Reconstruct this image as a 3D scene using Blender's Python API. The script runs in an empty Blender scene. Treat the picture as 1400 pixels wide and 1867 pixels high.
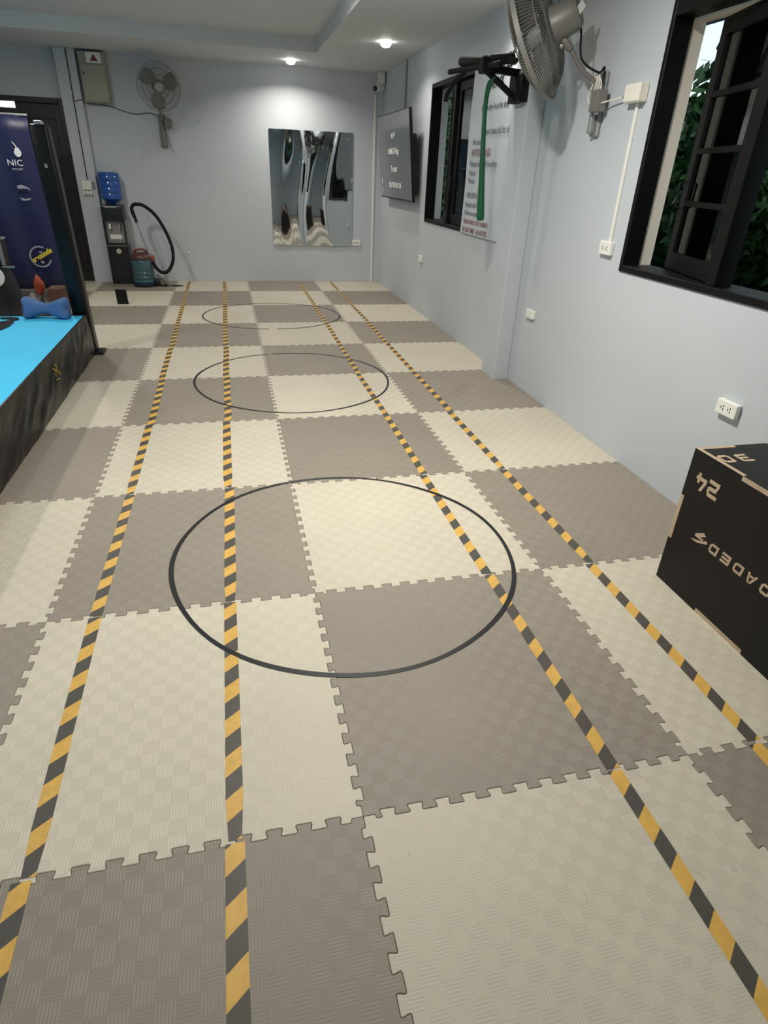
import bpy, bmesh, math, random
import numpy as np
from mathutils import Vector, Matrix
from mathutils.noise import noise as pnoise
random.seed(7)
rng = np.random.default_rng(7)
S = bpy.context.scene
C = S.collection

# ------------------------------------------------------------------ camera
F_PX = 1105.4
cam_d = bpy.data.cameras.new('camera'); cam = bpy.data.objects.new('camera', cam_d); C.objects.link(cam)
cam_d.sensor_fit = 'HORIZONTAL'; cam_d.sensor_width = 36.0; cam_d.lens = F_PX*36.0/1400.0
cam_d.clip_start = 0.02; cam_d.clip_end = 200
yaw, pitch, roll = 0.247510, 0.510384, -0.041993
fw = Vector((math.sin(yaw)*math.cos(pitch), math.cos(yaw)*math.cos(pitch), -math.sin(pitch)))
ri = Vector((math.cos(yaw), -math.sin(yaw), 0)); dn = fw.cross(ri)
cr, sr = math.cos(roll), math.sin(roll)
r2 = cr*ri+sr*dn; d2 = -sr*ri+cr*dn
m = Matrix((r2, -d2, -fw)).transposed().to_4x4(); m.translation = (0.7718, -0.9883, 1.5008)
cam.matrix_world = m
S.camera = cam

# ------------------------------------------------------------------ exposure, sky
S.view_settings.view_transform = 'Standard'; S.view_settings.look = 'None'
S.view_settings.gamma = 1.0; S.view_settings.use_curve_mapping = False
S.view_settings.exposure = 0.75
W = bpy.data.worlds.new('sky'); S.world = W; W.use_nodes = True
bg = W.node_tree.nodes['Background']; bg.inputs[0].default_value = (0.72, 0.90, 0.97, 1); bg.inputs[1].default_value = 0.75

# lamps: (x, y, z, radius, watts, spread in degrees); some are unseen fill
LAMPS = [(1.69, 8.30, 2.67, .055, 9.0, 150), (2.50, 6.60, 2.67, .055, 4, 140), (2.76, 4.15, 2.67, .055, 3.5, 140),
         (1.40, 1.75, 2.81, .07, 46, 170), (1.40, 5.20, 2.81, .07, 8, 170), (-1.10, 6.30, 2.81, .07, 15, 170),  # last two in this row are unseen lamps added as fill
         (-2.20, 3.00, 2.81, .07, 26, 170), (-1.30, -0.8, 2.81, .07, 8, 170)]  # last one is an unseen lamp added as fill
LAMP_COL = (1.0, 0.945, 0.86)

# ------------------------------------------------------------------ helpers
def lin(r, g, b):
    f = lambda c: (c/255/12.92) if c/255 <= .04045 else ((c/255+.055)/1.055)**2.4
    return (f(r), f(g), f(b), 1)
def mat(name, col, rough=.6, metal=0., spec=.5, bump=0., bscale=40., var=0., vscale=3., emit=0., emcol=None, coat=0., trans=0., alpha=1.):
    mm = bpy.data.materials.new(name); mm.use_nodes = True
    nt = mm.node_tree; p = nt.nodes['Principled BSDF']
    if len(col) == 3: col = lin(*col)
    p.inputs['Base Color'].default_value = col; p.inputs['Roughness'].default_value = rough
    p.inputs['Metallic'].default_value = metal; p.inputs['Specular IOR Level'].default_value = spec
    p.inputs['Coat Weight'].default_value = coat; p.inputs['Transmission Weight'].default_value = trans
    p.inputs['Alpha'].default_value = alpha
    tc = None
    if bump or var:
        tc = nt.nodes.new('ShaderNodeTexCoord')
    if var:
        n = nt.nodes.new('ShaderNodeTexNoise'); n.inputs['Scale'].default_value = vscale; n.inputs['Detail'].default_value = 4
        nt.links.new(tc.outputs['Object'], n.inputs['Vector'])
        mr = nt.nodes.new('ShaderNodeMapRange'); mr.inputs[1].default_value = .3; mr.inputs[2].default_value = .7
        mr.inputs[3].default_value = 1-var; mr.inputs[4].default_value = 1+var
        nt.links.new(n.outputs['Fac'], mr.inputs[0])
        mx = nt.nodes.new('ShaderNodeVectorMath'); mx.operation = 'SCALE'; mx.inputs[0].default_value = col[:3]
        nt.links.new(mr.outputs[0], mx.inputs['Scale']); nt.links.new(mx.outputs[0], p.inputs['Base Color'])
    if bump:
        n = nt.nodes.new('ShaderNodeTexNoise'); n.inputs['Scale'].default_value = bscale; n.inputs['Detail'].default_value = 5
        nt.links.new(tc.outputs['Object'], n.inputs['Vector'])
        b = nt.nodes.new('ShaderNodeBump'); b.inputs['Strength'].default_value = bump; b.inputs['Distance'].default_value = .01
        nt.links.new(n.outputs['Fac'], b.inputs['Height']); nt.links.new(b.outputs[0], p.inputs['Normal'])
    if emit:
        p.inputs['Emission Color'].default_value = emcol or col; p.inputs['Emission Strength'].default_value = emit
    return mm

def mb(): return bmesh.new()
def tf(bm, vs, M):
    if M is not None:
        for v in vs: v.co = M @ v.co
def box(bm, c, s, bev=0., M=None, seg=1):
    r = bmesh.ops.create_cube(bm, size=1.0); vs = r['verts']
    for v in vs: v.co = Vector((v.co.x*s[0], v.co.y*s[1], v.co.z*s[2]))
    if bev > 0:
        es = list({e for v in vs for e in v.link_edges})
        rr = bmesh.ops.bevel(bm, geom=es, offset=min(bev, min(s)*.45), segments=seg, profile=.5, affect='EDGES')
        vs = list({v for f in rr['faces'] for v in f.verts} | {v for v in vs if v.is_valid})
        # all verts of this island
        seen = set(vs); st = list(vs)
        while st:
            v = st.pop()
            for e in v.link_edges:
                o = e.other_vert(v)
                if o not in seen: seen.add(o); st.append(o)
        vs = list(seen)
    for v in vs: v.co = v.co + Vector(c)
    tf(bm, vs, M)
    return vs
def b2(bm, lo, hi, bev=0., M=None, seg=1):
    lo, hi = Vector(lo), Vector(hi)
    return box(bm, (lo+hi)/2, [abs(x) for x in (hi-lo)], bev, M, seg)
def tube(bm, pts, r, n=8, cap=True, M=None, sx=1., closed=False):
    pts = [Vector(p) for p in pts]; N = len(pts)
    rr = r if hasattr(r, '__len__') else [r]*N
    rings = []; prev = None
    for i, p in enumerate(pts):
        if closed: d = pts[(i+1) % N]-pts[i-1]
        else: d = (pts[min(i+1, N-1)]-pts[max(i-1, 0)])
        d.normalize()
        if prev is None:
            a = d.orthogonal().normalized()
        else:
            a = prev-d*prev.dot(d)
            a = a.normalized() if a.length > 1e-6 else d.orthogonal().normalized()
        prev = a; b = d.cross(a)
        rings.append([bm.verts.new(p+rr[i]*(math.cos(2*math.pi*k/n)*a*sx+math.sin(2*math.pi*k/n)*b)) for k in range(n)])
    M_ = N if closed else N-1
    for i in range(M_):
        A, B = rings[i], rings[(i+1) % N]
        for k in range(n): bm.faces.new((A[k], A[(k+1) % n], B[(k+1) % n], B[k]))
    if cap and not closed:
        bm.faces.new(rings[0][::-1]); bm.faces.new(rings[-1])
    vs = [v for R in rings for v in R]
    tf(bm, vs, M); return vs
def lathe(bm, prof, n=24, M=None, capb=True, capt=True):
    rings = [[bm.verts.new((r*math.cos(2*math.pi*k/n), r*math.sin(2*math.pi*k/n), z)) for k in range(n)] for r, z in prof]
    for A, B in zip(rings, rings[1:]):
        for k in range(n): bm.faces.new((A[k], A[(k+1) % n], B[(k+1) % n], B[k]))
    if capb: bm.faces.new(rings[0][::-1])
    if capt: bm.faces.new(rings[-1])
    vs = [v for R in rings for v in R]; tf(bm, vs, M); return vs
def prism(bm, poly, z0, z1, M=None):
    A = [bm.verts.new((x, y, z0)) for x, y in poly]; B = [bm.verts.new((x, y, z1)) for x, y in poly]
    n = len(poly)
    bm.faces.new(A[::-1]); bm.faces.new(B)
    for i in range(n): bm.faces.new((A[i], A[(i+1) % n], B[(i+1) % n], B[i]))
    tf(bm, A+B, M); return A+B
def frame_m(origin, right, up):
    r = Vector(right).normalized(); u = Vector(up); u = (u-r*u.dot(r)).normalized(); n = r.cross(u)
    M = Matrix((r, u, n)).transposed().to_4x4(); M.translation = origin; return M
def z_to(p0, d):
    d = Vector(d).normalized(); q = Vector((0, 0, 1)).rotation_difference(d).to_matrix().to_4x4(); q.translation = p0; return q
def smooth_path(pts, k=6):
    pts = [Vector(p) for p in pts]; out = []
    P = [pts[0]*2-pts[1]]+pts+[pts[-1]*2-pts[-2]]
    for i in range(1, len(P)-2):
        a, b, c, d = P[i-1:i+3]
        for j in range(k):
            t = j/k
            out.append(.5*((2*b)+(c-a)*t+(2*a-5*b+4*c-d)*t*t+(3*b-a-3*c+d)*t**3))
    out.append(pts[-1]); return out

def obj(name, bm, m, parent=None, smooth=False, base=None, recalc=True):
    if recalc: bmesh.ops.recalc_face_normals(bm, faces=bm.faces)
    me = bpy.data.meshes.new(name); bm.to_mesh(me); bm.free()
    return mobj(name, me, m, parent, smooth, base)
def mobj(name, me, m, parent=None, smooth=False, base=None):
    if m is not None:
        for x in (m if isinstance(m, (list, tuple)) else [m]): me.materials.append(x)
    if smooth is not False:
        for p in me.polygons: p.use_smooth = True
        if smooth is not True:
            try: me.set_sharp_from_angle(angle=math.radians(smooth))
            except Exception: pass
    o = bpy.data.objects.new(name, me); C.objects.link(o)
    off = Vector((0, 0, 0))
    if parent is not None:
        o.parent = parent
        pp = parent; off = Vector((0, 0, 0))
        while pp is not None: off += pp.location; pp = pp.parent
    if base is not None and parent is None:
        me.transform(Matrix.Translation(-Vector(base))); o.location = base
    elif parent is not None:
        me.transform(Matrix.Translation(-off))       # geometry is written in room coordinates
    return o
def thing(name, label, cat, base, group=None):
    o = bpy.data.objects.new(name, None); C.objects.link(o); o.location = base; o.empty_display_size = .1
    o['label'] = label; o['category'] = cat
    if group: o['group'] = group
    return o
def tag(o, label, cat, group=None):
    o['label'] = label; o['category'] = cat
    if group: o['group'] = group
    return o
def struct(o, label=None):
    o['kind'] = 'structure'
    if label: o['label'] = label
    return o
def sempty(name, base, label=None):
    o = bpy.data.objects.new(name, None); C.objects.link(o); o.location = base; o.empty_display_size = .1
    return struct(o, label)
def text_bm(s, size, M, ext=.0006, align='LEFT', shear=0., bold=0., sx=1.):
    cu = bpy.data.curves.new('lettering', 'FONT'); cu.body = s; cu.size = size; cu.extrude = ext; cu.align_x = align
    cu.shear = shear; cu.offset = bold; cu.resolution_u = 3
    o = bpy.data.objects.new('lettering', cu); C.objects.link(o)
    dg = bpy.context.evaluated_depsgraph_get(); me = bpy.data.meshes.new_from_object(o.evaluated_get(dg))
    bpy.data.objects.remove(o); bpy.data.curves.remove(cu)
    me.transform(M @ Matrix.Diagonal((sx, 1, 1, 1)))
    bm = bmesh.new(); bm.from_mesh(me); bpy.data.meshes.remove(me); return bm
def words(name, s, size, M, m, parent, align='LEFT', **kw):
    def wid(q):
        bm = text_bm(q, size, Matrix.Identity(4), **kw); x = [v.co.x for v in bm.verts]; bm.free(); return min(x), max(x)
    x0, x1 = wid(s); off = -(x0+x1)/2 if align == 'CENTER' else 0
    pre = ''
    wl = s.split(' ')
    b0, b1 = wid('|')
    for w_ in wl:
        adv = (wid(pre+'|')[1]-b1) if pre else 0
        obj(name, text_bm(w_, size, M @ Matrix.Translation((off+adv, 0, 0)), **kw), m, parent)
        pre += w_+' '
def join_bm(a, b):
    me = bpy.data.meshes.new('t'); b.to_mesh(me); b.free(); a.from_mesh(me); bpy.data.meshes.remove(me); return a
def grid(bm, fn, nu, nv, thick=None):
    V = [[bm.verts.new(fn(i/nu, j/nv)) for j in range(nv+1)] for i in range(nu+1)]
    for i in range(nu):
        for j in range(nv): bm.faces.new((V[i][j], V[i+1][j], V[i+1][j+1], V[i][j+1]))
    return V

# ------------------------------------------------------------------ materials
M_wall = mat('wall_paint', (194, 200, 205), .55, spec=.35, bump=.06, bscale=14, var=.02, vscale=1.5)
M_ceil = mat('ceiling_paint', (208, 211, 213), .7, spec=.3, bump=.02, bscale=30)
M_pillar = M_wall
M_slab = mat('concrete', (120, 118, 112), .9)
M_black_frame = mat('black_window_paint', (13, 12, 12), .5, spec=.22, bump=.05, bscale=30)
M_cream = mat('cream_reveal', (238, 228, 212), .7, bump=.05, bscale=20)
M_white = mat('white_plastic', (236, 236, 228), .35)
M_offwhite = mat('ivory_plastic', (238, 233, 221), .35)
M_black = mat('black_paint', (22, 22, 24), .4, bump=.04, bscale=60)
M_blackrub = mat('black_rubber', (15, 15, 16), .7, spec=.3)
M_grey = mat('grey_metal', (150, 152, 152), .4, metal=.3)
M_fan = mat('fan_grey', (128, 126, 121), .45, metal=.2)
M_steel = mat('steel', (200, 200, 198), .25, metal=.9)
M_dark = mat('dark_slot', (30, 30, 30), .6)

def mat_tile(name, c1, dark):
    mm = mat(name, c1, .55, spec=.4); nt = mm.node_tree; p = nt.nodes['Principled BSDF']; L = nt.links.new
    tc = nt.nodes.new('ShaderNodeTexCoord'); sp = nt.nodes.new('ShaderNodeSeparateXYZ'); L(tc.outputs['Object'], sp.inputs[0])
    def mth(op, a, b=None, clamp=False):
        n = nt.nodes.new('ShaderNodeMath'); n.operation = op; n.use_clamp = clamp
        for i, x in enumerate((a, b)):
            if x is None: continue
            if isinstance(x, (int, float)): n.inputs[i].default_value = x
            else: L(x, n.inputs[i])
        return n.outputs[0]
    x, y = sp.outputs[0], sp.outputs[1]
    ck = nt.nodes.new('ShaderNodeTexChecker'); ck.inputs['Scale'].default_value = 22.0
    ck.inputs[1].default_value = (1, 1, 1, 1); ck.inputs[2].default_value = (0, 0, 0, 1)
    vo = nt.nodes.new('ShaderNodeVectorMath'); vo.operation = 'ADD'; vo.inputs[1].default_value = (.0003, .0003, .5/22.)
    L(tc.outputs['Object'], vo.inputs[0]); L(vo.outputs[0], ck.inputs[0])
    mask = ck.outputs['Fac']
    gx = mth('SINE', mth('MULTIPLY', x, 2*math.pi*132))
    gy = mth('SINE', mth('MULTIPLY', y, 2*math.pi*132))
    groove = mth('MULTIPLY', mth('ADD', mth('MULTIPLY', gx, .5), .5), mask)
    fine = mth('MULTIPLY', mth('MULTIPLY', gy, .12), mth('SUBTRACT', 1.0, mask))
    cell = mth('MULTIPLY', mask, .8)
    hgt = mth('ADD', mth('ADD', groove, fine), cell)
    bp = nt.nodes.new('ShaderNodeBump'); bp.inputs['Strength'].default_value = .55; bp.inputs['Distance'].default_value = .0016
    L(hgt, bp.inputs['Height']); L(bp.outputs[0], p.inputs['Normal'])
    oi = nt.nodes.new('ShaderNodeObjectInfo')
    nz = nt.nodes.new('ShaderNodeTexNoise'); nz.inputs['Scale'].default_value = 2.2; nz.inputs['Detail'].default_value = 5; nz.noise_dimensions = '4D'
    L(tc.outputs['Object'], nz.inputs['Vector']); L(mth('MULTIPLY', oi.outputs['Random'], 40.), nz.inputs['W'])
    k = mth('ADD', mth('MULTIPLY', nz.outputs['Fac'], .22), .89)
    k = mth('MULTIPLY', k, mth('ADD', mth('MULTIPLY', oi.outputs['Random'], .10), .95))
    k = mth('MULTIPLY', k, mth('ADD', mth('MULTIPLY', mask, .08), .95))  # ribbed squares lightened, sheen difference put into the colour
    # small scuffs and dark specks
    n2 = nt.nodes.new('ShaderNodeTexNoise'); n2.inputs['Scale'].default_value = 26; n2.inputs['Detail'].default_value = 3; n2.noise_dimensions = '4D'
    L(tc.outputs['Object'], n2.inputs['Vector']); L(mth('MULTIPLY', oi.outputs['Random'], 17.), n2.inputs['W'])
    spk = mth('MULTIPLY', mth('SUBTRACT', n2.outputs['Fac'], .68, True), 5.0, True)
    k = mth('MULTIPLY', k, mth('SUBTRACT', 1.0, mth('MULTIPLY', spk, .35)))
    sc = nt.nodes.new('ShaderNodeVectorMath'); sc.operation = 'SCALE'; sc.inputs[0].default_value = lin(*c1)[:3]
    L(k, sc.inputs['Scale']); L(sc.outputs[0], p.inputs['Base Color'])
    return mm
M_tile_l = mat_tile('foam_light', (201, 193, 175), False)
M_tile_d = mat_tile('foam_dark', (144, 135, 123), True)

def mat_hazard():
    mm = mat('hazard_stripes', (20, 20, 20), .45, spec=.4); nt = mm.node_tree; p = nt.nodes['Principled BSDF']; L = nt.links.new
    tc = nt.nodes.new('ShaderNodeTexCoord'); sp = nt.nodes.new('ShaderNodeSeparateXYZ'); L(tc.outputs['Object'], sp.inputs[0])
    def mth(op, a, b=None, clamp=False):
        n = nt.nodes.new('ShaderNodeMath'); n.operation = op; n.use_clamp = clamp
        for i, x in enumerate((a, b)):
            if x is None: continue
            if isinstance(x, (int, float)): n.inputs[i].default_value = x
            else: L(x, n.inputs[i])
        return n.outputs[0]
    ph = mth('FRACT', mth('DIVIDE', mth('SUBTRACT', sp.outputs[1], mth('MULTIPLY', sp.outputs[0], .8)), .140))
    st = mth('GREATER_THAN', ph, .5)
    nz = nt.nodes.new('ShaderNodeTexNoise'); nz.inputs['Scale'].default_value = 35; nz.inputs['Detail'].default_value = 6; L(tc.outputs['Object'], nz.inputs[0])
    mx = nt.nodes.new('ShaderNodeMix'); mx.data_type = 'RGBA'; L(st, mx.inputs[0])
    mx.inputs[6].default_value = lin(80, 76, 70); mx.inputs[7].default_value = lin(214, 170, 84)
    sc = nt.nodes.new('ShaderNodeVectorMath'); sc.operation = 'SCALE'; L(mx.outputs[2], sc.inputs[0])
    L(mth('ADD', mth('MULTIPLY', nz.outputs['Fac'], .5), .75), sc.inputs['Scale']); L(sc.outputs[0], p.inputs['Base Color'])
    return mm
M_haz = mat_hazard()

def mat_glass():
    mm = bpy.data.materials.new('window_glass'); mm.use_nodes = True; nt = mm.node_tree; nt.nodes.clear()
    o = nt.nodes.new('ShaderNodeOutputMaterial'); t = nt.nodes.new('ShaderNodeBsdfTransparent'); g = nt.nodes.new('ShaderNodeBsdfGlossy')
    t.inputs[0].default_value = (.55, .58, .58, 1); g.inputs['Roughness'].default_value = .02; g.inputs[0].default_value = (.9, .93, .95, 1)
    fr = nt.nodes.new('ShaderNodeFresnel'); fr.inputs[0].default_value = 1.5
    mx = nt.nodes.new('ShaderNodeMixShader'); nt.links.new(fr.outputs[0], mx.inputs[0]); nt.links.new(t.outputs[0], mx.inputs[1]); nt.links.new(g.outputs[0], mx.inputs[2])
    nt.links.new(mx.outputs[0], o.inputs[0]); return mm
M_glass = mat_glass()

# ------------------------------------------------------------------ room shell
XR, YB, YF, XL = 3.0, 8.86, -3.4, -4.6
ZS, ZT = 2.67, 2.81            # soffit and tray heights
TH = .175
def wall_with_holes(name, y0, y1, z1, holes, x0, x1):
    bm = mb(); cur = y0
    for (a, b, z0, zt) in sorted(holes):
        b2(bm, (x0, cur, -.1), (x1, a, z1)); b2(bm, (x0, a, -.1), (x1, b, z0)); b2(bm, (x0, a, zt), (x1, b, z1)); cur = b
    b2(bm, (x0, cur, -.1), (x1, y1, z1))
    return bm
W1 = (0.80, 2.41, 1.045, 2.31); W2 = (4.98, 6.48, 1.02, 2.33)
struct(obj('wall_right', wall_with_holes('w', YF-.2, YB+.2, 3.0, [W1, W2], XR, XR+TH), M_wall))
bm = mb(); D0, D1, DZ = -2.1, -1.11, 2.16
b2(bm, (XL-.2, YB, -.1), (D0, YB+.2, 3)); b2(bm, (D0, YB, DZ), (D1, YB+.2, 3)); b2(bm, (D1, YB, -.1), (XR, YB+.2, 3))
struct(obj('wall_back', bm, M_wall))
bm = mb(); b2(bm, (XL-.2, YF-.2, -.1), (XL, YB, 3)); struct(obj('wall_left', bm, M_wall))
bm = mb(); b2(bm, (XL, YF-.2, -.1), (XR, YF, 3)); struct(obj('wall_front', bm, M_wall))
TX, TY = 1.92, 7.62
bm = mb()
b2(bm, (XL, YF, ZT), (XR, YB, 3.0))
b2(bm, (TX, YF, ZS), (XR, YB, ZT)); b2(bm, (XL, TY, ZS), (TX, YB, ZT))
b2(bm, (XL, YF, ZS), (XL+1.1, TY, ZT)); b2(bm, (XL+1.1, YF, ZS), (TX, YF+1.0, ZT))
struct(obj('ceiling', bm, M_ceil))
bm = mb(); b2(bm, (2.87, 3.72, -.02), (XR, 4.0, ZS), .006); struct(obj('trim_1', bm, M_pillar), 'square plastered pillar standing out from right wall')
bm = mb(); b2(bm, (-1.11, 8.74, -.02), (-.87, YB, ZS), .006); struct(obj('trim_2', bm, M_pillar), 'square plastered pillar beside the black door')

# ------------------------------------------------------------------ floor and interlocking mats
floor = sempty('floor', (0, 0, -.02), 'floor of interlocking light and dark grey foam mats')
bm = mb(); b2(bm, (XL, YF, -.12), (XR, YB, -.0205)); obj('floor_slab', bm, M_slab, floor)
def edge_curve(nteeth=12, h=.0115, mg=.035):
    P = [(0, 0), (mg, 0)]; p = (1-2*mg)/nteeth; raw = []
    for k in range(nteeth):
        s = mg+k*p
        raw += [(s+.21*p, -h), (s+.13*p, h), (s+.71*p, h), (s+.63*p, -h)]
    raw = [(mg, -h)] + raw + [(1-mg, -h)]
    out = [(0, 0), (mg-.004, 0)]
    for i, q in enumerate(raw):
        if 0 < i < len(raw)-1:
            a, b = raw[i-1], raw[i+1]; r = .0055
            def tow(q, o, r):
                d = math.hypot(o[0]-q[0], o[1]-q[1]); return (q[0]+(o[0]-q[0])/d*min(r, d*.45), q[1]+(o[1]-q[1])/d*min(r, d*.45))
            A, B = tow(q, a, r), tow(q, b, r)
            mid = ((A[0]+2*q[0]+B[0])/4, (A[1]+2*q[1]+B[1])/4)
            out += [A, mid, B]
        else: out.append(q)
    out += [(1-mg+.004, 0), (1, 0)]
    return out
EC = edge_curve()
_tile_cache = {}
def tile_mesh(edges, ylen, m):
    key = (edges, ylen, m.name)
    if key in _tile_cache: return _tile_cache[key]
    l, r, b, t = edges
    st = [(0, 0), (1, 0)]
    bot = [(s, d) for s, d in (EC if b else st)]
    rgt = [(1+d, s) for s, d in (EC if r else st)]
    top = [(s, 1+d) for s, d in (EC if t else st)][::-1]
    lft = [(d, s) for s, d in (EC if l else st)][::-1]
    if ylen < 1:
        rgt = [q for q in rgt if q[1] < ylen-.004]+[(1+(rgt and 0), ylen)]; lft = [(0, ylen)]+[q for q in lft if q[1] < ylen-.004]
        top = []
        poly = bot[:-1]+rgt[:]+lft[:-1]
    else:
        poly = bot[:-1]+rgt[:-1]+top[:-1]+lft[:-1]
    poly = np.array(poly)
    nx, pv = np.roll(poly, -1, 0), np.roll(poly, 1, 0)
    d1 = poly-pv; d2 = nx-poly
    d1 /= np.linalg.norm(d1, axis=1)[:, None]+1e-9; d2 /= np.linalg.norm(d2, axis=1)[:, None]+1e-9
    tn = d1+d2; tn /= np.linalg.norm(tn, axis=1)[:, None]+1e-9
    nrm = np.stack([-tn[:, 1], tn[:, 0]], 1)
    bm = mb(); rings = []
    for z, o in ((-.02, .0005), (-.0025, .0005), (-.0007, .0011), (0, .0024)):
        q = poly+nrm*o; rings.append([bm.verts.new((x, y, z)) for x, y in q])
    n = len(poly)
    for A, B in zip(rings, rings[1:]):
        for k in range(n): bm.faces.new((A[k], A[(k+1) % n], B[(k+1) % n], B[k]))
    f = bm.faces.new(rings[-1]); bm.normal_update(); bmesh.ops.triangulate(bm, faces=[f], ngon_method='EAR_CLIP')
    me = bpy.data.meshes.new('floor_tile'); bm.to_mesh(me); bm.free(); me.materials.append(m)
    _tile_cache[key] = me; return me
for i in range(-4, 3):
    for j in range(-3, 9):
        light = (i+j) % 2 == 0
        # photo: tile right of x=1, just below y=0 is light -> (1,-1)
        me = tile_mesh((i > -4, i < 2, j > -3, j < 8), .855 if j == 8 else 1.0, M_tile_l if light else M_tile_d)
        o = bpy.data.objects.new('floor_tile', me); C.objects.link(o); o.parent = floor; o.location = (i, j, .02)

# ------------------------------------------------------------------ floor tapes
def seg_tape(name, label, xs, width, y0, y1, rnd):
    t = thing(name, label, 'tape', (xs(0), 0, 0), 'striped hazard tapes on the mats'); R = random.Random(rnd)
    j = math.floor(y0)
    while j < y1:
        a, b = max(j, y0), min(j+1, y1)
        x0, x1 = xs(a)+R.uniform(-.008, .008), xs(b)+R.uniform(-.006, .006)
        w = width*R.uniform(.97, 1.03); a, b = a+R.uniform(.001, .009), b-R.uniform(.001, .007)
        bm = mb(); n = 8; top = []; bot = []
        for k in range(n+1):
            y = a+(b-a)*k/n; x = x0+(x1-x0)*k/n
            ww = w*(.72 if (k in (0,) and R.random() < .4) else 1)
            top.append((bm.verts.new((x-ww/2, y, .0009)), bm.verts.new((x+ww/2, y, .0009))))
            bot.append((bm.verts.new((x-ww/2, y, .0001)), bm.verts.new((x+ww/2, y, .0001))))
        for k in range(n):
            A, B = top[k], top[k+1]; Ab, Bb = bot[k], bot[k+1]
            bm.faces.new((A[0], A[1], B[1], B[0])); bm.faces.new((Ab[0], A[0], B[0], Bb[0])); bm.faces.new((A[1], Ab[1], Bb[1], B[1]))
        bm.faces.new((bot[0][0], bot[0][1], top[0][1], top[0][0])); bm.faces.new((bot[-1][1], bot[-1][0], top[-1][0], top[-1][1]))
        obj('tape_strip', bm, M_haz, t); j += 1
    return t
seg_tape('hazard_tape', 'yellow and black striped floor tape, leftmost of the four, nearest the boxing ring', lambda y: .178-.002*y, .046, -2.2, 8.83, 1)
seg_tape('hazard_tape', 'yellow and black striped floor tape crossing the left side of the black circles', lambda y: .668-.001*y, .048, -2.2, 8.83, 2)
seg_tape('hazard_tape', 'yellow and black striped floor tape crossing the right side of the black circles', lambda y: 1.748+.002*y, .044, -2.2, 8.83, 3)
seg_tape('hazard_tape', 'yellow and black striped floor tape, rightmost, running past the black wooden box', lambda y: 2.238+.001*y, .046, -2.2, 8.83, 4)
M_tape_k = mat('black_tape', (24, 24, 27), .35)
def circle(cx, cy, rx, ry, w, label, seed, gaps=()):
    bm = mb(); R = random.Random(seed); n = 120
    ph = [R.uniform(0, 6.28) for _ in range(3)]
    ring = []
    for k in range(n):
        a = 2*math.pi*k/n; wob = 1+.004*math.sin(3*a+ph[0])+.003*math.sin(7*a+ph[1])
        ww = w*(1+.12*math.sin(5*a+ph[2]))
        q = []
        for rr, z in ((-ww/2, .0011), (-ww/2, .0018), (ww/2, .0018), (ww/2, .0011)):
            q.append(bm.verts.new((cx+(rx*wob+rr)*math.cos(a), cy+(ry*wob+rr)*math.sin(a), z)))
        ring.append(q)
    for k in range(n):
        if k in gaps: continue
        A, B = ring[k], ring[(k+1) % n]
        for e in range(4): bm.faces.new((A[e], A[(e+1) % 4], B[(e+1) % 4], B[e]))
    return tag(obj('circle_marking', bm, M_tape_k, base=(cx, cy, 0)), label, 'marking', 'black tape circles')
circle(1.172, 1.275, .748, .765, .019, 'large black tape circle on the mats, nearest of the three', 1)
circle(1.197, 3.900, .778, .797, .018, 'black tape circle on the mats, middle of the three', 2, (33,))
circle(1.195, 6.400, .783, .715, .018, 'black tape circle on the mats, farthest of the three', 3, (88, 89))

# ------------------------------------------------------------------ downlights (lamp light stays here)
M_lens = mat('lit_lens', (255, 250, 235), .4, emit=14, emcol=(1, .96, .88, 1))
for i, (x, y, z, r, watt, spread) in enumerate(LAMPS):
    lab = {0: 'lit round downlight close to the back wall', 1: 'lit round downlight above the television'}.get(i)
    if lab is None:
        lab = ['', '', 'downlight in soffit above the rules poster', 'round lamp in ceiling tray above the large black tape circle', 'added unseen fill lamp in ceiling tray above the middle black tape circle', 'added unseen fill lamp in ceiling tray above the navy banner', 'round lamp in ceiling tray above the boxing ring canvas', 'added unseen fill lamp in ceiling tray above the near end of the boxing ring'][i]
    t = thing('ceiling_downlight', lab, 'ceiling light', (x, y, z), 'lit round ceiling lamps')
    bm = mb(); lathe(bm, [(r*1.02, -.001), (r*1.16, -.004), (r*1.2, -.001), (r*1.2, 0.0), (r*1.02, 0.0)], 24, Matrix.Translation((x, y, z)), False, False); obj('trim_ring', bm, M_white, t)
    bm = mb(); lathe(bm, [(r*1.02, -.0005), (r*1.04, -.012), (r*.98, -.026), (r*.80, -.039), (r*.5, -.048), (r*.1, -.052)], 24, Matrix.Translation((x, y, z))); obj('lens', bm, M_lens, t, True)
    ld = bpy.data.lights.new('downlight', 'AREA'); ld.shape = 'DISK'; ld.size = r*2; ld.energy = watt; ld.color = LAMP_COL; ld.spread = math.radians(spread)
    lo = bpy.data.objects.new('downlight', ld); C.objects.link(lo); lo.location = (0, 0, -.056); lo.parent = t

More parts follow.
